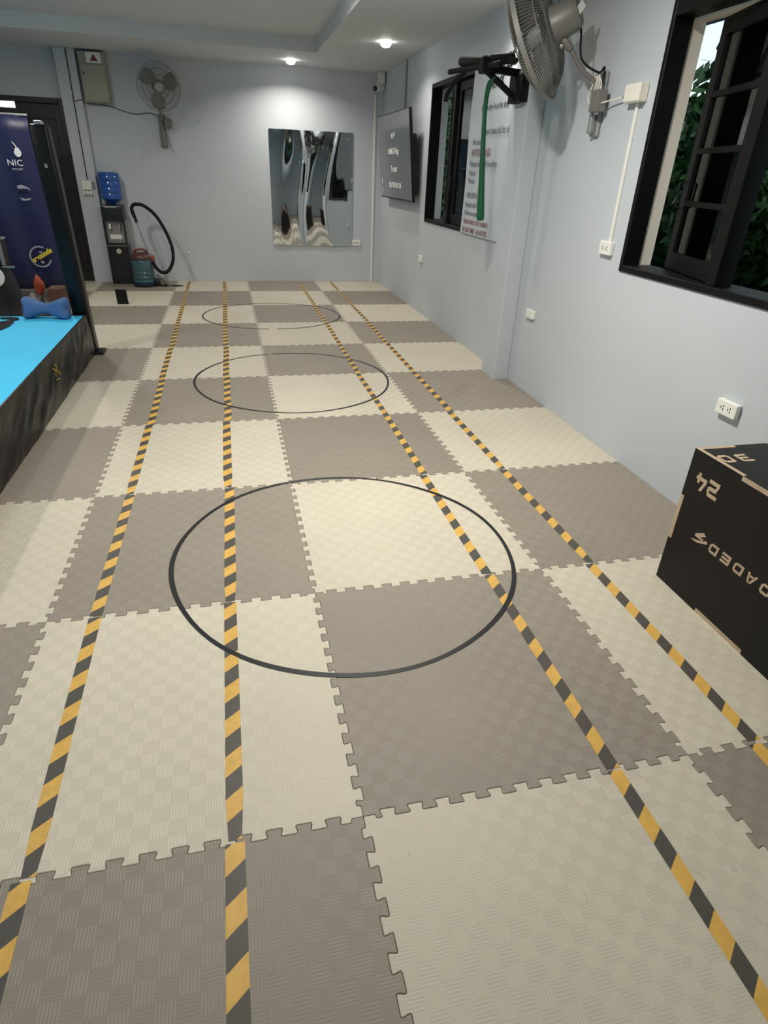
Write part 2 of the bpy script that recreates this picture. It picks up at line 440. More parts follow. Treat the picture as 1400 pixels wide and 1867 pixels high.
# ------------------------------------------------------------------ windows
def window(name, y0, y1, z0, z1, mull, sashes, label):
    """opening y0..y1 (y1 far from camera); mull: list of y; sashes: (hinge_y, width_dir, width, angle)"""
    w = sempty(name, (XR, y1, z0), label)
    fw_, dp = .055, .10; hd = .09 if name == 'window_1' else .045
    x0, x1 = XR-.012, XR+dp
    bm = mb(); b2(bm, (x0, y1-fw_*.55, z0), (x1, y1, z1), .004); obj('jamb', bm, M_black_frame, w)
    bm = mb(); b2(bm, (x0, y0, z0), (x1, y0+fw_*.55, z1), .004); obj('jamb', bm, M_black_frame, w)
    bm = mb(); b2(bm, (x0, y0+fw_*.55, z0), (XR+TH+.006, y1-fw_*.55, z0+.036), .004); obj('sill', bm, M_black_frame, w)
    bm = mb(); b2(bm, (x0, y0+fw_*.55, z1-hd), (x1, y1-fw_*.55, z1), .004); obj('head', bm, M_black_frame, w)
    for my in mull:
        bm = mb(); b2(bm, (x0+.012, my-.03, z0+.036), (x1, my+.03, z1-hd), .003); obj('mullion', bm, M_black_frame, w)
    # plastered reveal beyond the frame, lining the outer part of the wall
    bm = mb(); e = .004
    b2(bm, (x1, y1-e-.02, z0+.036), (XR+TH+.002, y1, z1)); b2(bm, (x1, y0, z0+.036), (XR+TH+.002, y0+.02, z1))
    b2(bm, (x1, y0+.02, z1-hd-.01), (XR+TH+.002, y1-.02, z1))
    obj('reveal', bm, M_cream if name == 'window_1' else M_wall, w)
    for (hy, sgn, sw, ang) in sashes:
        # local: u along sash from hinge, rotated outward
        M = Matrix.Translation((XR+.045, hy, 0)) @ Matrix.Rotation(-sgn*math.radians(ang), 4, 'Z')
        zz0, zz1 = z0+.042, z1-hd-.012
        st = .065; t = .034
        bm = mb()
        def bar(ua, ub, za, zb, t=t, bev=.003, bm=bm):
            a, b = sorted((sgn*ua, sgn*ub)); b2(bm, (-t/2, a, za), (t/2, b, zb), bev, M)
        a, b = sorted((0, sgn*sw)); ia, ib = sorted((sgn*st, sgn*(sw-st)))
        O = [(a, zz0), (b, zz0), (b, zz1), (a, zz1)]; I = [(ia, zz0+.085), (ib, zz0+.085), (ib, zz1-.07), (ia, zz1-.07)]
        vo = {}
        for tag_, P in (('o', O), ('i', I)):
            for x_ in (-t/2, t/2): vo[tag_, x_] = [bm.verts.new(M @ Vector((x_, p, q))) for p, q in P]
        for k in range(4):
            l = (k+1) % 4
            for x_ in (-t/2, t/2): bm.faces.new((vo['o', x_][k], vo['o', x_][l], vo['i', x_][l], vo['i', x_][k]))
            for tag_ in 'oi': bm.faces.new((vo[tag_, -t/2][k], vo[tag_, -t/2][l], vo[tag_, t/2][l], vo[tag_, t/2][k]))
        e_ = obj('sash', bm, M_black_frame, w)
        def part(nm, ua, ub, za, zb, m=M_black_frame, t=.034, bev=.003):
            bm = mb(); bar(ua, ub, za, zb, t, bev, bm); obj(nm, bm, m, e_)
        nb = 4 if name == 'window_1' else 1; hh = (zz1-.07-zz0-.085)
        for k in range(1, nb):
            zc = zz0+.085+hh*k/nb; part('muntin', st, sw-st, zc-.013, zc+.013)
        for k in range(nb):
            za = zz0+.085+hh*k/nb+(.013 if k else 0); zb = zz0+.085+hh*(k+1)/nb-(.013 if k < nb-1 else 0)
            part('pane', st, sw-st, za, zb, M_glass, .004, 0)
        bm = mb(); a = sgn*(sw-.02)
        tube(bm, [M @ Vector((-.02, a, zz0+.30)), M @ Vector((-.045, a, zz0+.31)), M @ Vector((-.045, a, zz0+.42)), M @ Vector((-.02, a, zz0+.43))], .006, 6); obj('handle', bm, M_black, e_)
    return w
window('window_1', *W1, [1.65], [(1.68, 1, .60, 15), (0.83, 1, .60, 17)], 'near black framed casement window in right wall')
window('window_2', *W2, [5.73], [(5.76, 1, .58, 14), (5.02, 1, .66, 0)], 'far black framed casement window beside the television')

# outside: ground, trees, with eave and backing wall added to block the sky
M_ground = mat('soil', (60, 56, 46), .95, var=.2); M_backwall = mat('dark_backing', (40, 44, 40), .9, var=.2, vscale=2)
bm = mb(); b2(bm, (XR+TH, -4, -.4), (16, 30, -.3)); struct(obj('ground', bm, M_ground))
bm = mb(); b2(bm, (XR+TH, YF, 2.48), (4.15, YB+.2, 2.56)); struct(obj('added_eave', bm, mat('eave', (120, 128, 138), .8)), 'added eave outside right wall, blocking sky light')  # added to keep sky light off the lower greenery
bm = mb(); b2(bm, (9.3, -4, -.3), (9.5, 28, 2.9)); tag(obj('backing_wall', bm, M_backwall, base=(9.4, 11, -.3)), 'added dark backing wall hiding the low sky behind the trees outside the windows', 'wall')  # dark wall added to keep the view low outside dark
M_leaf = mat('leaf_green', (46, 80, 34), .5, var=.35, vscale=9); M_bark = mat('bark', (60, 48, 38), .9, bump=.3)
def tree(cx, cy, rx, ry, z0, z1, n, label, seed):
    t = thing('tree', label, 'tree', (cx, cy, -.3), 'trees outside the windows'); r = np.random.default_rng(seed)
    bm = mb(); tube(bm, smooth_path([(cx, cy, -.3), (cx+.05, cy, .6), (cx-.04, cy+.05, (z0+z1)/2), (cx, cy, z1-.3)]), .06, 7); obj('trunk', bm, M_bark, t)
    d = r.normal(size=(n, 3)); d /= np.linalg.norm(d, axis=1)[:, None]; rad = r.uniform(.35, 1, n)**.5
    lump = 1+.18*np.sin(5*np.arctan2(d[:, 1], d[:, 0])+seed)+.15*np.sin(6*d[:, 2]+seed)
    p = np.stack([d[:, 0]*rx, d[:, 1]*ry, d[:, 2]*(z1-z0)/2], 1)*(rad*lump)[:, None]+np.array([cx, cy, (z0+z1)/2])
    u = r.normal(size=(n, 3)); u /= np.linalg.norm(u, axis=1)[:, None]; v = np.cross(u, r.normal(size=(n, 3))); v /= np.linalg.norm(v, axis=1)[:, None]
    L = r.uniform(.06, .11, n)[:, None]
    V = np.stack([p-u*L, p+v*L*.45, p+u*L, p-v*L*.45], 1).reshape(-1, 3)
    me = bpy.data.meshes.new('leaves'); me.from_pydata((V-np.array([cx, cy, -.3])).tolist(), [], np.arange(4*n).reshape(-1, 4).tolist()); me.materials.append(M_leaf)
    o = bpy.data.objects.new('foliage', me); C.objects.link(o); o.parent = t; o['kind'] = 'stuff'
TREES = [(5.7, 2.3, .8, .85, 'tree nearest the camera outside the near window'), (5.7, 4.75, .8, .85, 'tree seen past the cream reveal of the near window'),
         (5.7, 7.2, .8, .85, 'tree outside the wall behind the pull up bar'), (5.7, 9.65, .8, .85, 'tree seen in the glass of the far window'),
         (5.7, 12.1, .8, .85, 'tree deep outside the far window, beyond the glass'), (7.7, 3.5, .7, .85, 'back row tree behind near window sash'),
         (7.7, 6.0, .7, .85, 'back row tree behind the pillar wall'), (7.7, 11.0, .7, .85, 'back row tree behind far window glass'), (7.7, 13.6, .7, .85, 'back row tree farthest from the camera')]
for k, (x, y, rx, ry, lab) in enumerate(TREES):
    tree(x, y, rx, ry, .1, (2.55 if y < 11 else 3.3) if x < 7 else 2.8, 9000, 'leafy green '+lab, 20+k)
tree(5.7, 14.55, .8, .85, .1, 3.3, 9000, 'leafy green tree seen past the reveal of the far window', 40)

# ------------------------------------------------------------------ door
d = sempty('door_1', (D1, YB, 0), 'dark panelled double door in back wall beside the pillar')
M_door = mat('dark_door', (44, 40, 40), .4, bump=.05, bscale=50, var=.15, vscale=6)
bm = mb(); b2(bm, (D1-.07, YB-.012, 0), (D1, YB+.1, DZ), .004); obj('jamb', bm, M_door, d)
bm = mb(); b2(bm, (D0, YB-.012, DZ-.06), (D1-.07, YB+.1, DZ), .004); obj('head', bm, M_door, d)
bm = mb(); b2(bm, (D0, YB-.012, 0), (D0+.06, YB+.1, DZ-.06), .004); obj('jamb', bm, M_door, d)
for (xa, xb) in ((-1.656, D1-.07), (D0+.06, -1.658)):
    bm = mb(); b2(bm, (xa, YB+.02, -.018), (xb, YB+.06, DZ-.125), .0); e_ = obj('door_leaf', bm, M_door, d)
    for za, zb in ((.15, .75), (.85, 1.35), (1.45, DZ-.2)):
        bm = mb(); xm = .07
        for (p, q) in (((xa+xm, za), (xb-xm, za+.025)), ((xa+xm, zb-.025), (xb-xm, zb)), ((xa+xm, za+.025), (xa+xm+.025, zb-.025)), ((xb-xm-.025, za+.025), (xb-xm, zb-.025))):
            b2(bm, (p[0], YB+.005, p[1]), (q[0], YB+.02, q[1]), .003)
        obj('moulding', bm, M_door, e_)
    bm = mb(); tube(bm, [(xb-.04 if xa < -1.66 else xa+.04, YB+.02, 1.0), (xb-.04 if xa < -1.66 else xa+.04, YB-.03, 1.0), (xb-.12 if xa < -1.66 else xa+.12, YB-.03, 1.0)], .009, 8); obj('handle', bm, M_steel, e_)
bm = mb(); b2(bm, (D0+.06, YB+.05, DZ-.125), (-1.69, YB+.055, DZ-.085)); b2(bm, (D0+.06, YB+.045, DZ-.085), (-1.69, YB+.06, DZ-.06)); obj('transom_pane', bm, mat('glowing_pane', (250, 252, 255), .3, emit=1.6), d)  # pane glows by itself, standing in for light beyond the door
bm = mb(); b2(bm, (-1.69, YB+.03, DZ-.125), (D1-.07, YB+.06, DZ-.06)); obj('transom_panel', bm, M_door, d)

# ------------------------------------------------------------------ plyo box
pb = thing('plyometric_box', 'black plywood jump box against right wall with tan numbers and lettering', 'box', (2.74, .48, 0))
M_ply = mat('black_ply', (16, 14, 14), .5, spec=.3, bump=.06, bscale=120, var=.1, vscale=20); M_birch = mat('birch_edge', (188, 168, 140), .6, var=.12, vscale=30)
BX0, BX1, BY0, BY1, BZ = 2.486, 2.990, .100, .866, .606; T = .018
# interlocking panels: side (-x), side (+x), top, bottom, ends; finger joints show raw birch edges
def notched(a0, a1, b0, b1, mid_a, mid_b, inset=T):
    """rectangle outline; mid_*: +1 the middle third stands out (tab), -1 it is cut in (slot), for edges along a / along b"""
    def edge(p0, p1, n, mode):
        d = Vector(p1)-Vector(p0); q1, q2 = Vector(p0)+d/3, Vector(p0)+d*2/3; n = Vector(n)*inset*mode
        return [tuple(p0), tuple(q1), tuple(q1+n), tuple(q2+n), tuple(q2)]
    P = []
    P += edge((a0, b0), (a1, b0), (0, -1), mid_a); P += edge((a1, b0), (a1, b1), (1, 0), mid_b)
    P += edge((a1, b1), (a0, b1), (0, 1), mid_a); P += edge((a0, b1), (a0, b0), (-1, 0), mid_b)
    return P
def panel(nm, poly, org, right, up, axis):
    bm = mb(); prism(bm, poly, 0, T, frame_m(org, right, up)); bmesh.ops.recalc_face_normals(bm, faces=bm.faces)
    for f in bm.faces: f.material_index = 0 if abs(f.normal[axis]) > .9 else 1
    return obj(nm, bm, [M_ply, M_birch], pb, recalc=False)
side = notched(BY0, BY1, 0, BZ, -1, -1)
for sx in (0, 1): panel('side_panel', side, (BX0 if sx == 0 else BX1-T, 0, 0), (0, 1, 0), (0, 0, 1), 0)
def thirds(a, b): return a+(b-a)/3, a+(b-a)*2/3
y1_, y2_ = thirds(BY0, BY1); x1_, x2_ = thirds(BX0+T, BX1-T); z1_, z2_ = thirds(0, BZ)
lid = [(BX0+T, BY0+T), (x1_, BY0+T), (x1_, BY0), (x2_, BY0), (x2_, BY0+T), (BX1-T, BY0+T), (BX1-T, y1_), (BX1, y1_), (BX1, y2_), (BX1-T, y2_), (BX1-T, BY1-T),
       (x2_, BY1-T), (x2_, BY1), (x1_, BY1), (x1_, BY1-T), (BX0+T, BY1-T), (BX0+T, y2_), (BX0, y2_), (BX0, y1_), (BX0+T, y1_)]
for top in (1, 0): panel('top_panel' if top else 'base_panel', lid, (0, 0, BZ-T if top else 0), (1, 0, 0), (0, 1, 0), 2)
end = [(BX0+T, 0), (x1_, 0), (x1_, T), (x2_, T), (x2_, 0), (BX1-T, 0), (BX1-T, z1_), (BX1, z1_), (BX1, z2_), (BX1-T, z2_), (BX1-T, BZ),
       (x2_, BZ), (x2_, BZ-T), (x1_, BZ-T), (x1_, BZ), (BX0+T, BZ), (BX0+T, z2_), (BX0, z2_), (BX0, z1_), (BX0+T, z1_)]
for ya in (BY0+T, BY1): panel('end_panel', end, (0, ya, 0), (1, 0, 0), (0, 0, 1), 1)
# routed block lettering, upside down on the side facing the room
def glyph(ch):
    t, u = .22, .24
    D_ = [[(0, 0), (t, 0), (t, 1), (0, 1)], [(t, 0), (.8, 0), (.8, u), (t, u)], [(t, 1-u), (.8, 1-u), (.8, 1), (t, 1)], [(.8, 0), (1, .2), (1, .8), (.8, 1), (.8, 1-u), (.8, u)]]
    return {'D': D_, 'O': [[(0, .15), (t, 0), (t, 1), (0, .85)]]+D_[1:], '0': [[(0, .15), (t, 0), (t, 1), (0, .85)]]+D_[1:],
            'E': [[(0, 0), (1, 0), (1, u), (0, u)], [(0, .39), (.95, .39), (.95, .61), (0, .61)], [(0, 1-u), (1, 1-u), (1, 1), (0, 1)], [(0, u), (t, u), (t, .39), (0, .39)], [(0, .61), (t, .61), (t, 1-u), (0, 1-u)]],
            'A': [[(0, 0), (.24, 0), (.62, 1), (.42, 1)], [(.62, 1), (.80, 0), (1.04, 0), (.80, 1)], [(.26, .2), (.80, .2), (.80, .4), (.34, .4)]],
            'L': [[(0, 0), (t, 0), (t, 1), (0, 1)], [(t, 0), (1, 0), (1, u), (t, u)]],
            '2': [[(0, 0), (1, 0), (1, .22), (0, .22)], [(0, .22), (.22, .22), (.32, .40), (.10, .40)], [(.10, .40), (.85, .40), (1, .5), (1, .62), (.2, .62)], [(.78, .62), (1, .62), (1, .82), (.78, .78)], [(0, .78), (1, .78), (.85, 1), (0, 1)]],
            '4': [[(.66, 0), (.9, 0), (.9, .62), (.66, .62)], [(0, .2), (.66, .2), (.66, .42), (0, .42)], [(.9, .2), (1.05, .2), (1.05, .42), (.9, .42)], [(0, .42), (.26, .42), (.56, 1), (.30, 1)]],
            '3': [[(0, 0), (.85, 0), (1, .12), (1, .22), (0, .22)], [(.15, .39), (1, .39), (1, .61), (.15, .61)], [(0, .78), (1, .78), (1, .88), (.85, 1), (0, 1)], [(.78, .22), (1, .22), (1, .39), (.78, .39)], [(.78, .61), (1, .61), (1, .78), (.78, .78)]],
            '#': [[(.45, 0), (1.0, .42), (1.0, .62), (.40, .62), (.30, .48), (.62, .48), (.22, .18)], [(.40, .62), (.52, .70), (1.25, 1.0), (.75, 1.0), (.0, .62), (.0, .45), (.18, .45), (.30, .62)]]}[ch]
def block_text(txt, w, h, pitch, M, slant=0.):
    bm = mb(); x = 0
    for ch in txt:
        for poly in glyph(ch): prism(bm, [(x+px*w+slant*py*h, py*h) for px, py in poly], 0, .0008, M)
        x += pitch
    return bm
xf = BX0-.0002
def face_m(y, z): return frame_m((xf, y, z), (0, 1, 0), (0, 0, -1))      # upside down: right = +y, up = -z
def letters(nm, txt, w, h, pitch, M, slant=0.):
    for k, ch in enumerate(txt): obj(nm, block_text(ch, w, h, 0, M @ Matrix.Translation((k*pitch, 0, 0)), slant), M_birch, pb)
letters('numeral', '24', .055, .068, .066, face_m(.690, .528), .0)
letters('letter', 'LOADED', .045, .041, .0655, face_m(.270, .307), .12)
obj('emblem', block_text('#', .070, .056, 0, face_m(.660, .320)), M_birch, pb)
letters('numeral', '30', .052, .064, .078, frame_m((2.636, .783, BZ+.0002), (-1, 0, 0), (0, -1, 0)), .0)

# ------------------------------------------------------------------ wall outlets, boxes, conduits
def outlet(y, z, label, w=.13, h=.07, holes=True, name='wall_outlet', grp='white sockets on the walls'):
    t = thing(name, label, 'outlet', (XR, y, z), grp)
    bm = mb(); b2(bm, (XR-.028, y-w/2, z-h/2), (XR-.001, y+w/2, z+h/2), .005, seg=2); obj('plate', bm, M_white, t)
    if holes:
        for k in (-.022, .022):
            bm = mb()
            for dy, dz in ((-.006, .008), (-.006, -.008), (.008, 0)): b2(bm, (XR-.0295, y+k+dy-.0022, z+dz-.004), (XR-.0275, y+k+dy+.0022, z+dz+.004))
            obj('socket_slots', bm, M_dark, t)
    return t
outlet(1.285, .595, 'white double socket low on right wall above the black wooden box')
outlet(3.44, .592, 'blank white plate low on right wall beside the pillar', .12, .062, False)
outlet(6.52, .615, 'small white plate low on right wall under the far window', .11, .07, False)
outlet(2.575, 1.152, 'white double socket at foot of white conduit by near window', .125, .075)
t = thing('wall_outlet', 'white triple socket low on back wall under the mirror corner', 'outlet', (2.65, YB, .553), 'white sockets on the walls')
bm = mb(); b2(bm, (2.585, YB-.028, .515), (2.705, YB-.001, .592), .005, seg=2); obj('plate', bm, M_white, t)
for k in (-.03, .0, .03):
    bm = mb()
    for dx in (-.007, .007): b2(bm, (2.645+k+dx-.002, YB-.0295, .543), (2.645+k+dx+.002, YB-.0275, .563))
    obj('socket_slots', bm, M_dark, t)
# junction box by near window
t = thing('junction_box', 'ivory junction box on right wall between fan bracket and near window', 'junction box', (XR, 2.56, 1.92))
bm = mb(); b2(bm, (XR-.055, 2.49, 1.88), (XR-.001, 2.635, 1.965), .006, seg=2); obj('housing', bm, M_offwhite, t)
bm = mb(); b2(bm, (XR-.058, 2.495, 1.885), (XR-.055, 2.63, 1.96), .002); obj('cover', bm, M_offwhite, t)
bm = mb(); tube(bm, [(XR-.03, 2.634, 1.915), (XR-.03, 2.67, 1.912)], .012, 10); obj('gland', bm, M_grey, t)
bm = mb(); b2(bm, (XR-.014, 2.548, 1.19), (XR-.001, 2.568, 1.88), .002); tag(obj('cable_conduit', bm, M_white, base=(XR, 2.56, 1.19)), 'thin white vertical conduit between junction box and socket', 'conduit')
bm = mb(); b2(bm, (2.875, YB-.016, .0), (2.903, YB-.001, 2.42), .003); tag(obj('cable_conduit', bm, M_white, base=(2.89, YB, 0)), 'tall white conduit on back wall near the right corner', 'conduit')
bm = mb(); b2(bm, (XR-.016, 7.58, 2.1), (XR-.001, 7.62, ZS), .003); tag(obj('cable_conduit', bm, mat('grey_conduit', (140, 143, 146), .5), base=(XR, 7.6, 2.1)), 'grey conduit dropping from ceiling to the television', 'conduit')
# hook
bm = mb(); lathe(bm, [(.001, 0), (.016, 0), (.016, .006), (.006, .01), (.006, .022), (.001, .024)], 12, z_to((.19, YB, .39), (0, -1, 0))); tag(obj('wall_hook', bm, M_white, None, True, base=(.19, YB, .39)), 'tiny white hook stuck on back wall left of the mirror', 'hook')

# security camera
t = thing('security_camera', 'white security camera in the back right ceiling corner', 'camera', (2.93, 8.75, 2.6))
bm = mb(); b2(bm, (2.90, 8.70, 2.54), (2.985, 8.84, ZS-.002), .008, seg=2); obj('mount', bm, M_white, t)
bm = mb(); lathe(bm, [(.02, -.08), (.042, -.075), (.045, .05), (.038, .07)], 18, z_to((2.895, 8.69, 2.49), (-.75, -.6, -.2))); obj('body', bm, M_white, t, 40)
bm = mb(); lathe(bm, [(.034, .0), (.034, .008), (.015, .012)], 18, z_to(Vector((2.895, 8.69, 2.49))+Vector((-.75, -.6, -.2)).normalized()*.068, (-.75, -.6, -.2))); obj('lens', bm, M_black, t, 40)
bm = mb(); tube(bm, smooth_path([(2.96, 8.80, 2.55), (2.985, 8.78, 2.62), (2.94, 8.80, 2.655)]), .006, 6); obj('cable', bm, M_white, t)

# ------------------------------------------------------------------ television
tilt = math.atan2(.095, .93)
tv = thing('television', 'large black flat television tilted down on right wall, showing white words', 'television', (2.9, 7.5, 1.67))
Mtv = frame_m((2.847, 7.49, 1.668), (0, -1, 0), (-.095, 0, .93))
TW, THh = 1.62, .935
bm = mb(); b2(bm, (-TW/2, -THh/2, -.035), (TW/2, THh/2, 0), .004, Mtv); obj('bezel', bm, M_black, tv)
M_screen = mat('tv_screen', (14, 14, 15), .18, spec=.6, emit=.05, emcol=(.9, .92, .9, 1))
bm = mb(); b2(bm, (-TW/2+.012, -THh/2+.018, 0), (TW/2-.012, THh/2-.012, .0015), 0, Mtv); obj('screen', bm, M_screen, tv)
bm = mb(); b2(bm, (-.55, -.40, -.095), (.76, .22, -.035), .012, Mtv); obj('rear_housing', bm, M_black, tv)
bm = mb(); b2(bm, (2.955, 7.2, 1.5), (XR-.001, 7.75, 1.85), .004); obj('wall_bracket', bm, M_black, tv)
M_tvtext = mat('tv_text', (205, 202, 190), .5, emit=.16, emcol=(1, .98, .9, 1))
for s, x, z, sz in (('set 4', .0, .205, .10), ('LAMBS 24 Kgs', -.01, .035, .09), ('To start', -.01, -.155, .095), ('ON THE NO 130', .0, -.335, .085)):
    words('screen_text', s, sz, Mtv @ Matrix.Translation((x, z, .0022)), M_tvtext, tv, 'CENTER', ext=.0003, bold=.001)
for k, s in enumerate(('3', '2')):
    obj('screen_text', text_bm(s, .09, Mtv @ Matrix.Translation((-.70, -.30-.11*k, .0022)), .0003, 'CENTER', bold=.002), M_tvtext, tv)

# ------------------------------------------------------------------ wavy mirror sheet on back wall
MX0, MX1, MZ0, MZ1 = 1.415, 2.578, .50, 1.964
M_mirror = mat('mirror_film', (205, 210, 212), .03, metal=1.0)
def mir(u, v):
    x = MX0+(MX1-MX0)*u; z = MZ0+(MZ1-MZ0)*v
    w = 1-abs(2*u-1)**6
    y = .0035*math.sin(8.5*u+1.3*math.sin(3*v+.5)+.6)+.0016*math.sin(19*u+2.0*math.sin(4*v))+.004*math.sin(2.6*v+1.2*u)+.003*pnoise((u*3.1, v*2.2, 3.3))
    y += .006*math.exp(-((u-.34+.03*math.sin(6*v))/.05)**2)*(1 if v < .75 else .6)
    return (x, YB-.014-w*y*1.0-.002, z)
t = thing('mirror_sheet', 'rippled silver mirror sheet stuck on back wall, reflecting warped room', 'mirror', (2.0, YB, .5))
bm = mb(); grid(bm, mir, 70, 80); obj('reflective_film', bm, M_mirror, t, True)
bm = mb(); b2(bm, (MX0, YB-.006, MZ0), (MX1, YB-.001, MZ1)); obj('backing', bm, M_grey, t)

# ------------------------------------------------------------------ rules poster
t = thing('rules_poster', 'white gym rules poster with black and red lines beside far window', 'poster', (XR, 4.68, 1.02))
PY0, PY1, PZ0, PZ1 = 4.215, 5.185, 1.02, 2.335
M_poster = mat('poster_vinyl', (194, 201, 206), .45, var=.015)
bm = mb(); grid(bm, lambda u, v: (XR-.016-.004*math.sin(9*v+2*u), PY0+(PY1-PY0)*u, PZ0+(PZ1-PZ0)*v), 10, 16); obj('sheet', bm, M_poster, t, True)
bm = mb(); b2(bm, (XR-.011, PY0+.01, PZ0+.01), (XR-.001, PY1-.01, PZ1-.01)); obj('backing', bm, M_poster, t)
M_ink = mat('black_ink', (120, 124, 127), .6); M_red = mat('red_ink', (150, 112, 118), .6); M_ink2 = mat('title_ink', (18, 18, 18), .5)
def pm(y, z, rot=0.): return frame_m((XR-.0225, y, z), (0, -1, 0), (0, 0, 1)) @ Matrix.Rotation(rot, 4, 'Z')
obj('title', text_bm('RULES', .135, pm(4.70, 2.225, .06), .0004, bold=.003, shear=.25), M_ink2, t)
obj('title', text_bm('WE ASK', .085, pm(4.78, 2.13, .06), .0004, bold=.002, shear=.2), M_ink2, t)
LINES = [(4.90, 1.99, 'Please sign in at the desk', .058, 0), (4.76, 1.815, 'and clean kit for all', .066, 0), (5.05, 1.745, 'No shoes', .058, 0),
         (5.07, 1.655, 'AFTER CLASS', .078, 1), (5.08, 1.575, 'Return bands & weights', .066, 0), (5.09, 1.505, 'Wipe it', .056, 0), (5.10, 1.445, 'Tidy up', .056, 0),
         (5.10, 1.325, 'FAIR SPAR', .062, 0), (5.11, 1.25, 'Respect all of us', .056, 0), (5.115, 1.18, 'Work as a team', .056, 0)]
for y, z, s, sz, red in LINES:
    words('poster_word', s, sz, pm(y, z), M_red if red else M_ink, t, ext=.0004, bold=.0012)
words('poster_word', 'TRAIN HARD, STAY HUMBLE', .050, pm(5.12, 1.108), M_red, t, ext=.0004, bold=.0015, sx=.97)
words('poster_word', 'BE ON TIME - 24 NOTES', .060, pm(5.125, 1.034), M_red, t, ext=.0004, bold=.0015, sx=.98)

# ------------------------------------------------------------------ pull-up bar and band
M_matt = mat('matt_black', (14, 14, 15), .75, spec=.25)
pu = thing('pull_up_bar', 'black wall mounted pull up bar with foam grips on the pillar', 'pull up bar', (2.87, 3.86, 1.97))
bm = mb(); prism(bm, [(-.0, .0), (.055, .0), (.055, .16), (.035, .195), (.0, .195)], -.11, .11, frame_m((2.87, 3.85, 1.965), (-1, 0, 0), (0, 0, 1))); obj('wall_bracket', bm, M_matt, pu)
bm = mb(); tube(bm, [(2.83, 3.85, 2.135), (2.56, 3.85, 2.155)], .030, 4); obj('arm', bm, M_matt, pu)
bm = mb(); tube(bm, [(2.83, 3.85, 1.985), (2.60, 3.85, 2.13)], .024, 4); obj('brace', bm, M_matt, pu)
bm = mb(); tube(bm, [(2.60, 3.62, 2.150), (2.58, 3.85, 2.162), (2.535, 4.5, 2.195)], .019, 10); obj('cross_bar', bm, M_matt, pu, 40)
bm = mb(); tube(bm, smooth_path([(2.56, 4.22, 2.165), (2.53, 4.33, 2.12), (2.505, 4.42, 2.05), (2.50, 4.44, 2.0)]), .019, 10); obj('angled_handle', bm, M_matt, pu, 40)
bm = mb(); tube(bm, [(2.64, 3.58, 2.165), (2.655, 3.50, 2.155), (2.685, 3.60, 2.16)], .016, 10); obj('grip_bar', bm, M_matt, pu, 40)
for p, q in (((2.575, 4.36, 2.245), (2.585, 3.93, 2.195)), ((2.60, 3.80, 2.195), (2.70, 3.66, 2.188))):
    bm = mb(); tube(bm, [p, Vector(p)*.97+Vector(q)*.03, Vector(p)*.03+Vector(q)*.97, q], [.026, .031, .031, .026], 14); obj('foam_grip', bm, M_matt, pu, 50)
bm = mb(); b2(bm, (2.545, 3.80, 2.12), (2.615, 3.90, 2.215), .008); obj('centre_clamp', bm, M_matt, pu)
M_band = mat('green_band', (22, 92, 58), .45, spec=.4)
bm = mb()
# flat loop band hung over the brace
pts_l = smooth_path([(2.655, 3.87, 2.105), (2.620, 3.875, 2.06), (2.612, 3.875, 1.9), (2.634, 3.865, 1.5), (2.650, 3.86, 1.25), (2.656, 3.85, 1.205)])
pts_r = smooth_path([(2.656, 3.85, 1.205), (2.656, 3.84, 1.25), (2.638, 3.85, 1.5), (2.615, 3.86, 1.9), (2.625, 3.84, 2.06), (2.655, 3.83, 2.105)])
def ribbon(pts, w0, w1, dirv):
    V = []; n = len(pts); d_ = Vector(dirv).normalized()
    for i, p in enumerate(pts):
        q = abs(p.z-2.1)/.87; w = w0+(w1-w0)*min(1, q)**1.6
        a = Vector((0, .004, 0))
        V.append([bm.verts.new(p-d_*w/2-a), bm.verts.new(p+d_*w/2-a), bm.verts.new(p+d_*w/2+a), bm.verts.new(p-d_*w/2+a)])
    for A, B in zip(V, V[1:]):
        for k in range(4): bm.faces.new((A[k], A[(k+1) % 4], B[(k+1) % 4], B[k]))
    bm.faces.new(V[0]); bm.faces.new(V[-1][::-1])
ribbon(pts_l, .022, .054, (1, .3, 0)); ribbon(pts_r, .022, .054, (1, .3, 0))
tag(obj('resistance_band', bm, M_band, None, True, base=(2.61, 3.85, 1.235)), 'long green resistance band looped over the pull up bar', 'exercise band')

